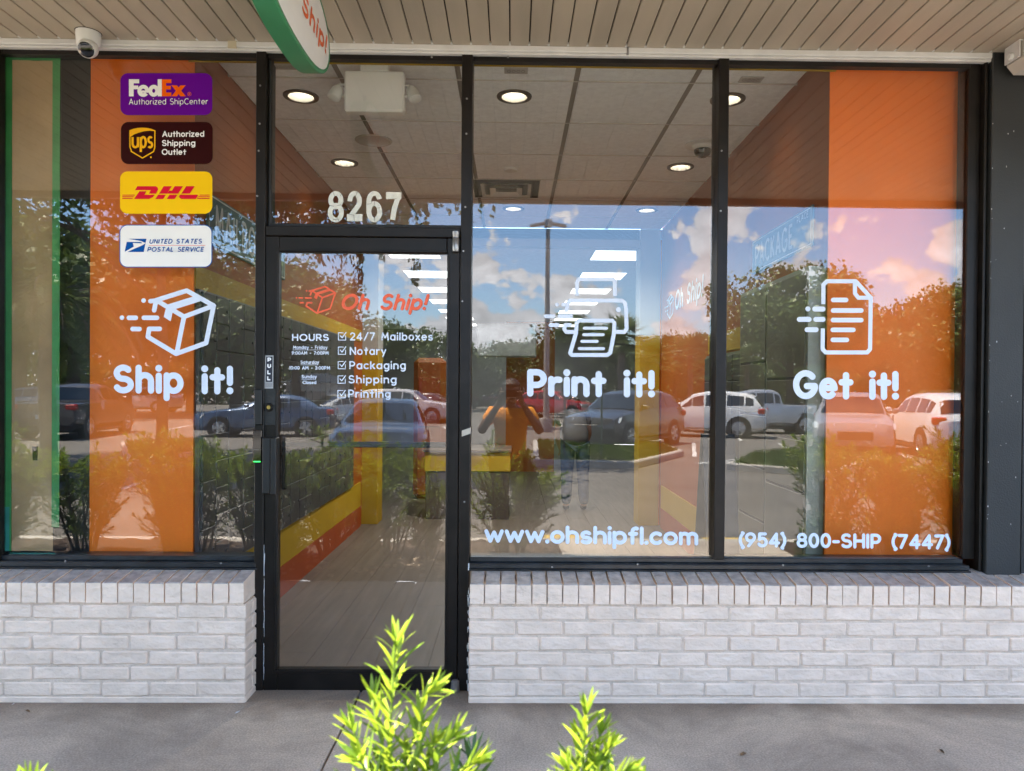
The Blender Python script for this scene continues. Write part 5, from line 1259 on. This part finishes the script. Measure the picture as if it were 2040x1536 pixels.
# ------------------------------------------------------------------ parking islands
M_grass=mat('lawn_soil',(.07,.085,.025),.95,.25,8); L_grass=leaf_mat('grass_blades',(.11,.17,.03),(.06,.11,.02),.3)
def island(pts,nm):
    P=[MIR(px,py,-.13) for px,py in pts][::-1]
    kr=kerb_ring(P); prop(kr.build('kerb',M_kerb),kind='structure')
    Cx=sum(p[0] for p in P)/len(P); Cy=sum(p[1] for p in P)/len(P)
    b=MB(); b.add([(Cx+(x-Cx)*.98,Cy+(y-Cy)*.98,-.135) for x,y in P],[tuple(range(len(P)))]); 
    if (Vector((*P[1],0))-Vector((*P[0],0))).cross(Vector((*P[2],0))-Vector((*P[1],0))).z<0: b.f=[f[::-1] for f in b.f]
    prop(b.build('island_lawn',M_grass),kind='structure')
    g=MB(); n=0
    xs=[p[0] for p in P]; ys=[p[1] for p in P]
    def inside(x,y):
        r=False; j=len(P)-1
        for i in range(len(P)):
            if (P[i][1]>y)!=(P[j][1]>y) and x<(P[j][0]-P[i][0])*(y-P[i][1])/(P[j][1]-P[i][1])+P[i][0]: r=not r
            j=i
        return r
    while n<nm:
        x=random.uniform(min(xs),max(xs)); y=random.uniform(min(ys),max(ys))
        n+=1
        if not inside(Cx+(x-Cx)*1.08,Cy+(y-Cy)*1.08): continue
        a=random.uniform(0,6.28); h=random.uniform(.05,.13); dx,dy=.014*math.cos(a),.014*math.sin(a); l=random.uniform(-.05,.05); l2=random.uniform(-.05,.05)
        g.add([(x-dx,y-dy,-.136),(x+dx,y+dy,-.136),(x+l,y+l2,-.136+h)],[(0,1,2)])
    prop(g.build('grass',L_grass),'short green grass on the parking islands','grass',kind='stuff')
island([(1062,916),(1268,919),(1362,897),(1325,884),(1062,876)],9000)
island([(1448,922),(1670,938),(1760,905),(1600,893),(1500,900)],9000)
island([(1020,850),(1122,850),(1118,838),(1030,838)],2500)
island([(255,918),(430,893),(410,872),(240,880)],5000)

# ------------------------------------------------------------------ cars
M_tyre=mat('tyre_rubber',(.018,.018,.018),.85,.1); M_rim=mat('alloy_rim',(.55,.55,.56),.3,.05,metal=.8); M_carglass=mat('car_glass',(.012,.016,.018),.04,.05,spec=1.0)
M_head=mat('headlamp_lens',(.75,.78,.8),.1,.05,spec=.9); M_tail=mat('tail_lamp',(.45,.012,.012),.2,.05); M_trimb=mat('car_black_trim',(.02,.02,.02),.5,.1); M_plate=mat('number_plate_white',(.7,.7,.68),.5,.03)
def paint(n,c,metal=0): return mat('car_paint_'+n,c,.28,.03,4,metal=metal,coat=.8)
SHAPES={ # x, bottom, belt, roof (0 = none), half width low, belt width, roof width
'suv':(4.6,[(2.28,.42,.70,0,.70),(2.16,.26,.88,0,.86),(1.75,.22,.98,0,.915),(1.35,.22,1.03,0,.925),(.98,.22,1.07,0,.93),(.30,.22,1.09,1.56,.93),(-.15,.22,1.09,1.65,.93),(-.9,.22,1.10,1.66,.93),(-1.55,.22,1.12,1.60,.93),(-1.86,.24,1.13,1.50,.92),(-2.14,.28,1.10,0,.90),(-2.26,.40,.95,0,.84)],.70),
'sedan':(4.7,[(2.33,.38,.62,0,.68),(2.2,.24,.76,0,.84),(1.7,.2,.86,0,.90),(1.3,.2,.91,0,.91),(.95,.2,.94,0,.915),(.10,.2,.96,1.36,.915),(-.3,.2,.96,1.43,.915),(-.8,.2,.97,1.42,.915),(-1.2,.2,.98,1.34,.91),(-1.75,.2,1.0,0,.90),(-2.2,.24,.98,0,.87),(-2.32,.38,.84,0,.80)],.66),
'pickup':(5.4,[(2.68,.5,.82,0,.74),(2.56,.36,.98,0,.88),(2.1,.32,1.08,0,.93),(1.7,.32,1.12,0,.94),(1.3,.32,1.15,0,.94),(.72,.32,1.17,1.66,.94),(.3,.32,1.17,1.75,.94),(-.4,.32,1.17,1.74,.94),(-.62,.32,1.17,1.62,.94),(-.72,.32,1.16,0,.94),(-1.6,.32,1.14,0,.94),(-2.6,.36,1.14,0,.93),(-2.68,.45,1.10,0,.90)],.70)}
def car(kind,col,px,d,head,label,cat='car',group='parked cars mirrored in the glass'):
    x=MIRD(px,d); L,ST,rw=SHAPES[kind]; pm=paint(*col)
    e=empty('parked_'+('pickup_truck' if kind=='pickup' else kind),(x,-d,LOT),label,cat,group,R(head))
    def ring(s):
        xx,zb,zt,zr,w=s
        if zr: pts=[(w*.86,zb),(w,zb+.14),(w,(zb+zt)*.5),(w*.955,zt),(rw,zr-.06),(rw*.85,zr-.005),(0,zr+.012)]
        else: pts=[(w*.86,zb),(w,zb+.14),(w,(zb+zt)*.5),(w*.955,zt-.03),(w*.86,zt),(w*.5,zt+.025),(0,zt+.03)]
        return [(xx,y,z) for y,z in pts]+[(xx,-y,z) for y,z in pts[-2::-1]]
    rs=[ring(s) for s in ST]; b=MB(); n=len(rs[0]); vs=[p for r_ in rs for p in r_]; fs=[]
    for i in range(len(rs)-1):
        for j in range(n): fs.append((i*n+j,(i+1)*n+j,(i+1)*n+(j+1)%n,i*n+(j+1)%n))
    fs+=[tuple(range(n)),tuple(range((len(rs)-1)*n,len(rs)*n))[::-1]]
    b.add(vs,fs); b.build('body',pm,e,smooth=38,local=True)
    cab=[i for i,s in enumerate(ST) if s[3]]; a,z=cab[0],cab[-1]
    def lerp(p,q,t): return tuple(p[k]+(q[k]-p[k])*t for k in range(3))
    for sd in (1,-1):
        g=MB(); i3,i4=(3,4) if sd>0 else (n-4,n-5)
        def pt(i,t): 
            p=lerp(rs[i][i3],rs[i][i4],t); return (p[0],p[1]+sd*.008,p[2])
        cells=[(a-1,a,.0,.0)]+[(i,i+1,0,0) for i in range(a,z)]
        for (i,j,_,_) in cells:
            t0=.10; t1=.86
            q=[lerp(pt(i,t0),pt(j,t0),.06),lerp(pt(i,t0),pt(j,t0),.94),lerp(pt(i,t1),pt(j,t1),.94),lerp(pt(i,t1),pt(j,t1),.06)]
            if i==a-1: q=[lerp(pt(i,t0),pt(j,t0),.45),pt(j,t0),pt(j,t1*.93)]
            g.add(q,[tuple(range(len(q)))[::sd]])
        g.build('side_windows',M_carglass,e,local=True)
    def screen(i,j,nm):
        g=MB(); A_,B_=rs[i],rs[j]; rows=[]
        for t in (.08,.5,.93):
            row=[]
            for k in (4,5,6,7,8):
                p=lerp(A_[k],B_[k],t); sgn=1 if A_[0][0]>B_[0][0] and nm=='windscreen' else -1
                row.append((p[0]+sgn*.012,p[1]*.96,p[2]+.010))
            rows.append(row)
        vs=[p for r_ in rows for p in r_]; fs=[]
        for r_ in range(2):
            for k in range(4): fs.append((r_*5+k,r_*5+k+1,(r_+1)*5+k+1,(r_+1)*5+k))
        g.add(vs,fs); g.build(nm,M_carglass,e,smooth=180,local=True)
    screen(a-1,a,'windscreen'); screen(z+1,z,'rear_window')
    xf=ST[1][0]; zf=ST[1][2]; wf=ST[1][4]
    for sd in (1,-1):
        g=MB(); P=[(xf+.05,sd*wf*.52,zf-.12),(xf+.01,sd*wf*.52,zf+.0),(xf-.33,sd*(wf+.055),zf+.03),(xf-.22,sd*(wf+.045),zf-.12)]
        P2=[(p[0]+.03,p[1]+sd*.012,p[2]) for p in P]; g.add(P+P2,[(4,5,6,7),(0,1,5,4),(1,2,6,5),(2,3,7,6),(3,0,4,7)]); g.build('headlight',M_head,e,local=True)
        xr=ST[-2][0]; zr=ST[-2][2]; wr_=ST[-2][4]
        g=MB(); g.cbox(xr-.10,xr+.14,sd*wr_*.70,sd*(wr_+.012),zr-.22,zr-.04,.03); g.build('taillight',M_tail,e,local=True)
        g=MB(); xm=ST[a][0]+.42; g.cbox(xm-.07,xm+.07,sd*.95,sd*1.10,ST[a][2]+.03,ST[a][2]+.16,.03); g.build('wing_mirror',pm,e,local=True)
    g=MB(); g.cbox(xf-.02,ST[0][0]+.02,-wf*.48,wf*.48,.48,zf-.16,.03); g.build('grille',M_trimb,e,local=True)
    g=MB(); g.cbox(ST[0][0]-.3,ST[0][0]-.06,-wf*.93,wf*.93,.22,.42,.05); g.cbox(ST[-1][0]+.04,ST[-1][0]+.3,-wf*.92,wf*.92,.24,.44,.05)
    g.cbox(-1.0,1.0,-.945,.945,.2,.30,.03); g.build('lower_trim',M_trimb,e,local=True)
    g=MB(); g.cbox(ST[-1][0]-.02,ST[-1][0]+.02,-.17,.17,.66,.78,.006); g.build('number_plate',M_plate,e,local=True)
    rad=.36 if kind!='sedan' else .32
    if kind=='pickup': 
        rad=.39; g=MB(); g.box(ST[9][0]-.06,ST[-1][0]+.10,-.74,.74,1.13,1.185); g.build('cargo_bed',M_trimb,e,local=True)
    for xx in (L*.30,-L*.295):
        for sd in (1,-1):
            w=MB(); M=Matrix.Translation((xx,sd*.80,rad))@Matrix.Rotation(R(-90*sd),4,'X')
            w.lathe([(rad+.07,.10),(rad+.07,.139),(rad*.6,.140)],26,M); ar=w.build('wheel_arch',M_trimb,e,local=True)
            w=MB(); w.lathe([(rad*.66,-.1),(rad*.96,-.1),(rad,-.06),(rad,.10),(rad*.96,.145),(rad*.66,.148),(rad*.64,.12)],26,M); wh=w.build('wheel',M_tyre,e,smooth=40,local=True)
            w=MB(); w.lathe([(rad*.65,.146),(rad*.60,.128),(rad*.58,.05),(0,.045)],26,M); w.build('rim_well',M_trimb,wh,smooth=40,local=True)
            w=MB(); w.lathe([(rad*.66,.149),(rad*.60,.152),(rad*.58,.14)],26,M)
            for k in range(5):
                aa=k*2*math.pi/5; c_,s_=math.cos(aa),math.sin(aa); q=[]
                for rr,ww in ((.04,.055),(rad*.62,.038)): 
                    for sg in (-1,1): q.append(M@Vector((rr*c_-sg*ww*s_,rr*s_+sg*ww*c_,.138)))
                w.add([q[0],q[1],q[3],q[2]],[(0,1,2,3)])
            w.lathe([(.06,.139),(.04,.15),(0,.15)],12,M); w.build('rim',M_rim,wh,local=True)
    return e
SILV=('silver',(.50,.51,.53),.5); WHT=('white',(.78,.78,.78)); 
car('suv',('dark_grey',(.045,.043,.045),.3),1248,19.0,128,'dark grey crossover mirrored below Print it! with its nose to the left')
car('suv',WHT,1402,24.0,203,'white crossover mirrored across the right mullion behind the dark grey car')
car('pickup',('silver',(.50,.51,.53),.5),1512,26.5,184,'silver pickup truck mirrored in the parcel lockers','pickup truck')
car('suv',('dusty_silver',(.30,.27,.27)),1695,16.6,112,'dusty silver crossover facing the shop mirrored below Get it!')
car('suv',WHT,1868,16.6,279,'white crossover seen from behind at the right edge of the glass')
car('sedan',('blue',(.055,.10,.19),.3),535,22.5,172,'blue sedan mirrored across the door jamb beside the lock')
car('sedan',('graphite',(.22,.22,.23),.4),768,12.6,84,'graphite sedan nosing toward the shop mirrored low in the door behind the shrubs')
car('sedan',('pearl',(.55,.56,.55),.3),668,29,140,'pearl sedan mirrored in the door under the opening hours')
car('suv',WHT,745,36,200,'small far white crossover mirrored under the word Printing')
car('suv',('red_white',(.6,.56,.55)),818,34,10,'far white crossover facing right mirrored at the right side of the door')
car('suv',WHT,288,47,184,'far white crossover mirrored under the words Ship it!')
car('pickup',('black',(.03,.03,.035)),160,22,262,'black pickup truck with red tail lamp mirrored left of the orange panel','pickup truck')
car('suv',('crimson',(.38,.02,.025)),1108,42,25,'crimson crossover mirrored beside the person in orange')
car('sedan',('black',(.03,.03,.035)),868,46,5,'far black sedan mirrored near the right stile of the door')
car('sedan',('maroon',(.16,.03,.035)),978,72,180,'tiny far maroon sedan mirrored left of the person in orange')
car('suv',('grey',(.25,.26,.28),.3),60,34,180,'grey crossover mirrored behind the paper strip')

# ------------------------------------------------------------------ lamp posts, stakes, sign, kiosk
M_pole=mat('concrete_pole',(.40,.37,.34),.8,.08,6)
def lamp_post(px,d,ztop,r,label,heads=2):
    x=MIRD(px,d); e=empty('lamp_post',(x,-d,LOT),label,'lamp post')
    b=MB(); b.tube([(0,0,0),(0,0,ztop*.97-LOT)],[r,r*.62],14); b.build('pole',M_pole,e,smooth=60,local=True)
    b=MB(); b.tube([(0,0,.0),(0,0,.55)],[r*1.9,r*1.9],16); b.build('footing',M_kerb,e,smooth=60,local=True)
    zt=ztop-LOT
    b=MB(); b.cbox(-.15,.15,-.12,.12,zt-.28,zt+.02,.02); b.build('bracket',M_steel,e,local=True)
    for s in ((-1,1) if heads==2 else (1,)):
        h=MB(); L=.60 if heads==2 else .9
        vs=[(s*.12,-.16,zt-.16),(s*.12,.16,zt-.16),(s*(.12+L),.17,zt-.28),(s*(.12+L),-.17,zt-.28)]; h.add(vs+[(a,b_,c+.07) for a,b_,c in vs],[(0,1,2,3),(4,7,6,5),(0,4,5,1),(1,5,6,2),(2,6,7,3),(3,7,4,0)]); h.build('lamp_head',M_steel,e,local=True)
lamp_post(1089,26,8.1,.13,'tall pale lamp post with two flat heads mirrored in the middle window')
lamp_post(1043,58,5.2,.10,'far thin lamp post mirrored above the person in orange',1)
for px,d,h,c,lb in ((1125,13.6,1.55,M_bark,'dark brown support stake in the grass island left of the dark grey car'),(1199,13.2,1.75,mat('green_stake',(.05,.09,.06),.6),'green support stake in the grass island in front of the dark grey car')):
    x=MIRD(px,d); b=MB(); b.tube([(x,-d,-.2),(x,-d,h)],.024,8); prop(b.build('support_stake',c),lb,'stake')
x=MIRD(1112,62); e=empty('pylon_sign',(x,-62,LOT),'far pylon sign with red and white panels mirrored behind the word Print','sign')
b=MB(); b.cbox(x-.9,x+.9,-62.2,-61.8,2.2,5.6,.03); b.build('sign_box',M_plate,e); b=MB()
for k in range(5): b.cbox(x-.7,x+.7,-61.79,-61.76,2.5+k*.6,2.85+k*.6,.01)
b.build('red_panel',M_tail,e); b=MB(); b.cbox(x-.3,x+.3,-62.1,-61.9,LOT,2.19,.02); b.build('post',M_pole,e)
x=MIRD(635,46); e=empty('kiosk',(x,-46,LOT),'small white hut with a hip roof mirrored in the door left of the list','hut')
b=MB(); b.cbox(x-1.7,x+1.7,-47.5,-44.5,LOT,1.75,.03); b.build('wall',M_white,e); b=MB(); b.add([(x-2,-48,1.76),(x+2,-48,1.76),(x+2,-44,1.76),(x-2,-44,1.76),(x-.6,-46,2.4),(x+.6,-46,2.4)],[(3,2,1,0),(0,1,5,4),(1,2,5),(2,3,4,5),(3,0,4)]); b.build('roof',M_plate,e)
b=MB(); b.box(x-.9,x+.9,-44.49,-44.47,.3,1.2); b.build('window',M_carglass,e)

# ------------------------------------------------------------------ trees
L_oak=leaf_mat('oak_leaves',(.13,.19,.034),(.04,.085,.018),.3); L_far=leaf_mat('far_leaves',(.19,.25,.06),(.06,.105,.026),.22); L_far2=leaf_mat('deep_green_leaves',(.12,.17,.04),(.04,.075,.02),.2)
L_palm=leaf_mat('palm_leaves',(.13,.17,.045),(.05,.09,.02),.3); M_trunk=mat('tree_bark',(.13,.10,.075),.9,.3,14,.6,40)
def crown_mesh(seed,rx,ry,rz,zc,ncl,nlf,ls,flat=.0):
    random.seed(seed); mb=MB(); cl=[]
    for i in range(ncl):
        v=Vector((random.gauss(0,1),random.gauss(0,1),random.gauss(0,1))).normalized()*random.uniform(.35,1.0)
        if v.z<-.55: v.z*=.5
        c=Vector((v.x*rx,v.y*ry,zc+v.z*rz)); cl.append(c); r=random.uniform(.13,.30)*min(rx,rz*1.4)
        for k in range(nlf):
            w=Vector((random.gauss(0,1),random.gauss(0,1),random.gauss(0,.75))); w=w.normalized()*r*random.random()**.4
            d=Vector((random.gauss(0,1),random.gauss(0,1),random.gauss(-.2,.8))).normalized(); s=d.cross(Vector((random.gauss(0,1),random.gauss(0,1),random.gauss(0,1)))).normalized()
            L=ls*random.uniform(.6,1.3); simple_leaf(mb,c+w,d,s,L,L*.62)
    return mb,cl
def trunk_mesh(h,r,cl,nl=9,seed=0):
    random.seed(seed); b=MB(); b.tube([(0,0,-.1),(r*.3,0,h*.35),(0,r*.4,h*.7),(0,0,h)],[r*1.25,r,r*.85,r*.6],10)
    for c in random.sample(cl,min(nl,len(cl))):
        s=Vector((0,0,h*random.uniform(.55,1))); m=s.lerp(c,.5)+Vector((0,0,-.15)); b.tube([s,m,c],[r*.42,r*.26,r*.08],7)
    return b
def tree(px,d,label,mesh,scale,rz=0,group=None,z=None,name='broadleaf_tree'):
    x=MIRD(px,d)
    if isinstance(mesh,tuple):
        e=empty(name,(x,-d,LOT if z is None else z),label,'tree',group,rz); cm,tm,lm=mesh
        cm.build('crown',lm,e,local=True); tm.build('trunk',M_trunk,e,smooth=60,local=True)
    else:
        e=copy_tree(mesh); e.location=(x,-d,LOT if z is None else z); e.rotation_euler=(0,0,rz); e['label']=label
        if group: e['group']=group
    e.scale=(scale,)*3; return e
def mk(seed,rx,ry,rz,zc,ncl,nlf,ls,h,r,lm):
    cm,cl=crown_mesh(seed,rx,ry,rz,zc,ncl,nlf,ls); return (cm,trunk_mesh(h,r,cl,10,seed),lm)
# near oak whose branches hang over the left half of the reflection
cm,cl=crown_mesh(31,7.6,4.4,2.8,7.2,250,230,.18)
random.seed(32)
for i in range(26):      # drooping sprays
    a=random.uniform(-6.2,5.6); y=random.uniform(-2.5,3.6); z0=6.0; ln=random.uniform(.9,2.6)
    for k in range(int(90*ln)):
        t=random.random(); p=Vector((a+.35*math.sin(3*t+i)+random.gauss(0,.16*(1.15-t)),y+random.gauss(0,.15),z0-ln*t)); d_=Vector((random.gauss(0,.5),random.gauss(0,.5),-1)).normalized(); simple_leaf(cm,p,d_,d_.orthogonal().normalized(),random.uniform(.09,.17),.075)
tree(322,12.9,'spreading oak with hanging branches mirrored across the upper left glass',(cm,trunk_mesh(5.6,.10,cl,16,33),L_oak),1.0,name='oak_tree',z=-.13)
G_='broadleaf trees along the far side of the parking lot'
T1=tree(1572,42,'big domed tree mirrored behind the parcel lockers',mk(41,4.6,4.6,3.0,5.4,120,170,.28,4.2,.22,L_far),1.1,0,G_)
T2=tree(1160,47,'dark bushy tree mirrored behind the printer sign',mk(42,4.0,4,3.0,4.2,90,130,.30,3.6,.22,L_far2),1.0,0,G_)
T3=tree(1745,40,'wide tree mirrored above the words Get it!',mk(43,5.2,4.6,2.6,4.6,95,150,.30,3.6,.22,L_far),.95,1,G_)
for base,px,d,s,rz,lb in ((T2,1000,58,.84,1,'dark tree mirrored above the person in orange'),(T1,1048,66,.72,2,'low dark tree mirrored behind the far lamp post'),(T2,945,62,.62,3,'low dark tree at the left edge of the middle window reflection'),
    (T3,1400,52,.86,4,'tree mirrored across the right mullion'),(T1,1345,60,.78,2,'far tree mirrored right of the Print it! lettering'),(T2,1880,38,1.03,5,'dark tree mirrored at the right end of the glass'),(T1,1950,44,1.05,2,'tree mirrored at the frame right of the orange panel'),
    (T1,590,44,1.15,1,'round tree mirrored in the door behind the word HOURS'),(T2,755,50,.93,2,'dark tree mirrored in the door behind the list of services'),(T3,838,54,.92,2.5,'wide tree mirrored at the right side of the door'),(T2,680,62,.8,1,'low far tree mirrored in the door under the orange logo'),
    (T2,470,40,1.35,4,'dark tree mirrored beside the left door post'),(T1,380,46,1.25,5,'tree mirrored behind the flying parcel sign'),(T2,250,42,1.5,1.5,'dark tree mirrored behind the words Ship it!'),(T3,150,40,1.6,2,'dim tree mirrored between paper strip and orange panel'),(T2,40,36,1.6,3,'dark tree mirrored behind the paper strip'),
    (T3,1250,66,.8,3,'far tree mirrored behind the fan palms'),(T2,1480,64,.70,3.4,'far dark tree mirrored left of the domed tree'),(T1,-120,44,1,3,'tree beyond the left end of the glass'),(T3,1655,62,.7,.4,'far tree mirrored between the domed tree and the wide tree'),(T2,1800,60,.85,.9,'far dark tree mirrored behind the white crossover')):
    tree(px,d,lb,base,s,rz,G_)
# background wood behind them
random.seed(77); wd_=MB()
for i in range(34000):
    x=random.uniform(-75,90); dz=random.random(); y=-random.uniform(70,80); top=4.9+.9*math.sin(x*.21)+.7*math.sin(x*.53+1); z=LOT+top*dz**.7
    d_=Vector((random.gauss(0,1),random.gauss(0,.5),random.gauss(0,.7))).normalized(); simple_leaf(wd_,Vector((x,y,z)),d_,d_.orthogonal().normalized(),random.uniform(.5,.95),.45)
prop(wd_.build('tree_belt',L_far2),'far belt of dark trees closing off the parking lot','wood',kind='stuff')
# fan palms and feather palms
def fan_palm(h,r,seed,nf=26):
    random.seed(seed); b=MB()
    for i in range(nf):
        a=random.uniform(0,6.28); el=random.uniform(-.9,1.3); d=Vector((math.cos(a)*math.cos(el),math.sin(a)*math.cos(el),math.sin(el))); c=Vector((0,0,h))+d*r*random.uniform(.45,.7)
        b.tube([(0,0,h),c],[.02,.012],5,caps=False); u=d.orthogonal().normalized(); 
        u=(Vector((0,0,1)).cross(d)).normalized() if abs(d.z)<.95 else u
        for k in range(13):
            t=R(-105+17.5*k); dd=(d*math.cos(t)+u*math.sin(t)+Vector((0,0,-.22))).normalized(); simple_leaf(b,c,dd,(dd.cross(d.cross(u))).normalized(),r*random.uniform(.5,.65),r*.075)
    return b
def palm_trunk(h,r): 
    b=MB(); b.tube([(0,0,-.1)]+[(0.02*math.sin(i),0,h*i/8) for i in range(1,9)],[r*1.2]+[r*(1+.06*(i%2)) for i in range(1,9)],10); return b
P1=tree(1238,34,'tall fan palm mirrored right of the printer sign',(fan_palm(4.3,1.35,51),palm_trunk(4.2,.17),L_palm),1,name='fan_palm')
for px,d,s,rz,lb in ((1288,35,.80,1,'shorter fan palm mirrored by the yellow pillar'),(1375,36,.86,2,'fan palm mirrored left of the right mullion'),(1408,33,.62,3,'small fan palm mirrored at the right mullion'),(1488,37,.78,2.2,'fan palm mirrored in the parcel lockers')): tree(px,d,lb,P1,s,rz)
def feather_palm(h,L,seed,nf=18):
    random.seed(seed); b=MB(); st=MB()
    for i in range(nf):
        a=i*2.4+random.uniform(-.3,.3); up=random.uniform(.15,1.15); d=Vector((math.cos(a),math.sin(a),0)); P=[]
        for k in range(9):
            t=k/8; P.append(Vector((0,0,h))+d*(L*(t*(.95-.25*t)))+Vector((0,0,L*(up*t-(.55+.55*up)*t*t*1.15))))
        st.tube(P,[.022*(1-.8*k/8) for k in range(9)],5)
        for k in range(52):
            t=.1+.9*k/52; q=t*8; j=min(7,int(q)); p=P[j].lerp(P[j+1],q-j); tt=(P[j+1]-P[j]).normalized(); s=tt.cross(Vector((0,0,1))).normalized()
            for sg in (-1,1):
                dd=(s*sg+tt*.55+Vector((0,0,-.35+random.uniform(-.15,.15)))).normalized(); simple_leaf(b,p,dd,tt,L*.24*(1-.55*abs(t-.4)),.030)
    return b,st
fb,fs_=feather_palm(2.9,2.1,61); tk=palm_trunk(2.95,.13)
for k in range(len(fs_.f)): pass
base=len(tk.v); tk.v+=fs_.v; tk.f+=[tuple(i+base for i in f) for f in fs_.f]; tk.mi+=fs_.mi
Q1=tree(95,9.6,'feather palm with drooping fronds mirrored at the upper left of the paper strip',(fb,tk,L_palm),1,0,name='feather_palm',z=-.2)
tree(12,11.5,'second feather palm mirrored at the far left of the glass',Q1,1.05,1.2,z=-.25)
tree(1865,19.5,'small feather palm mirrored in the right orange panel',Q1,.52,2.0)
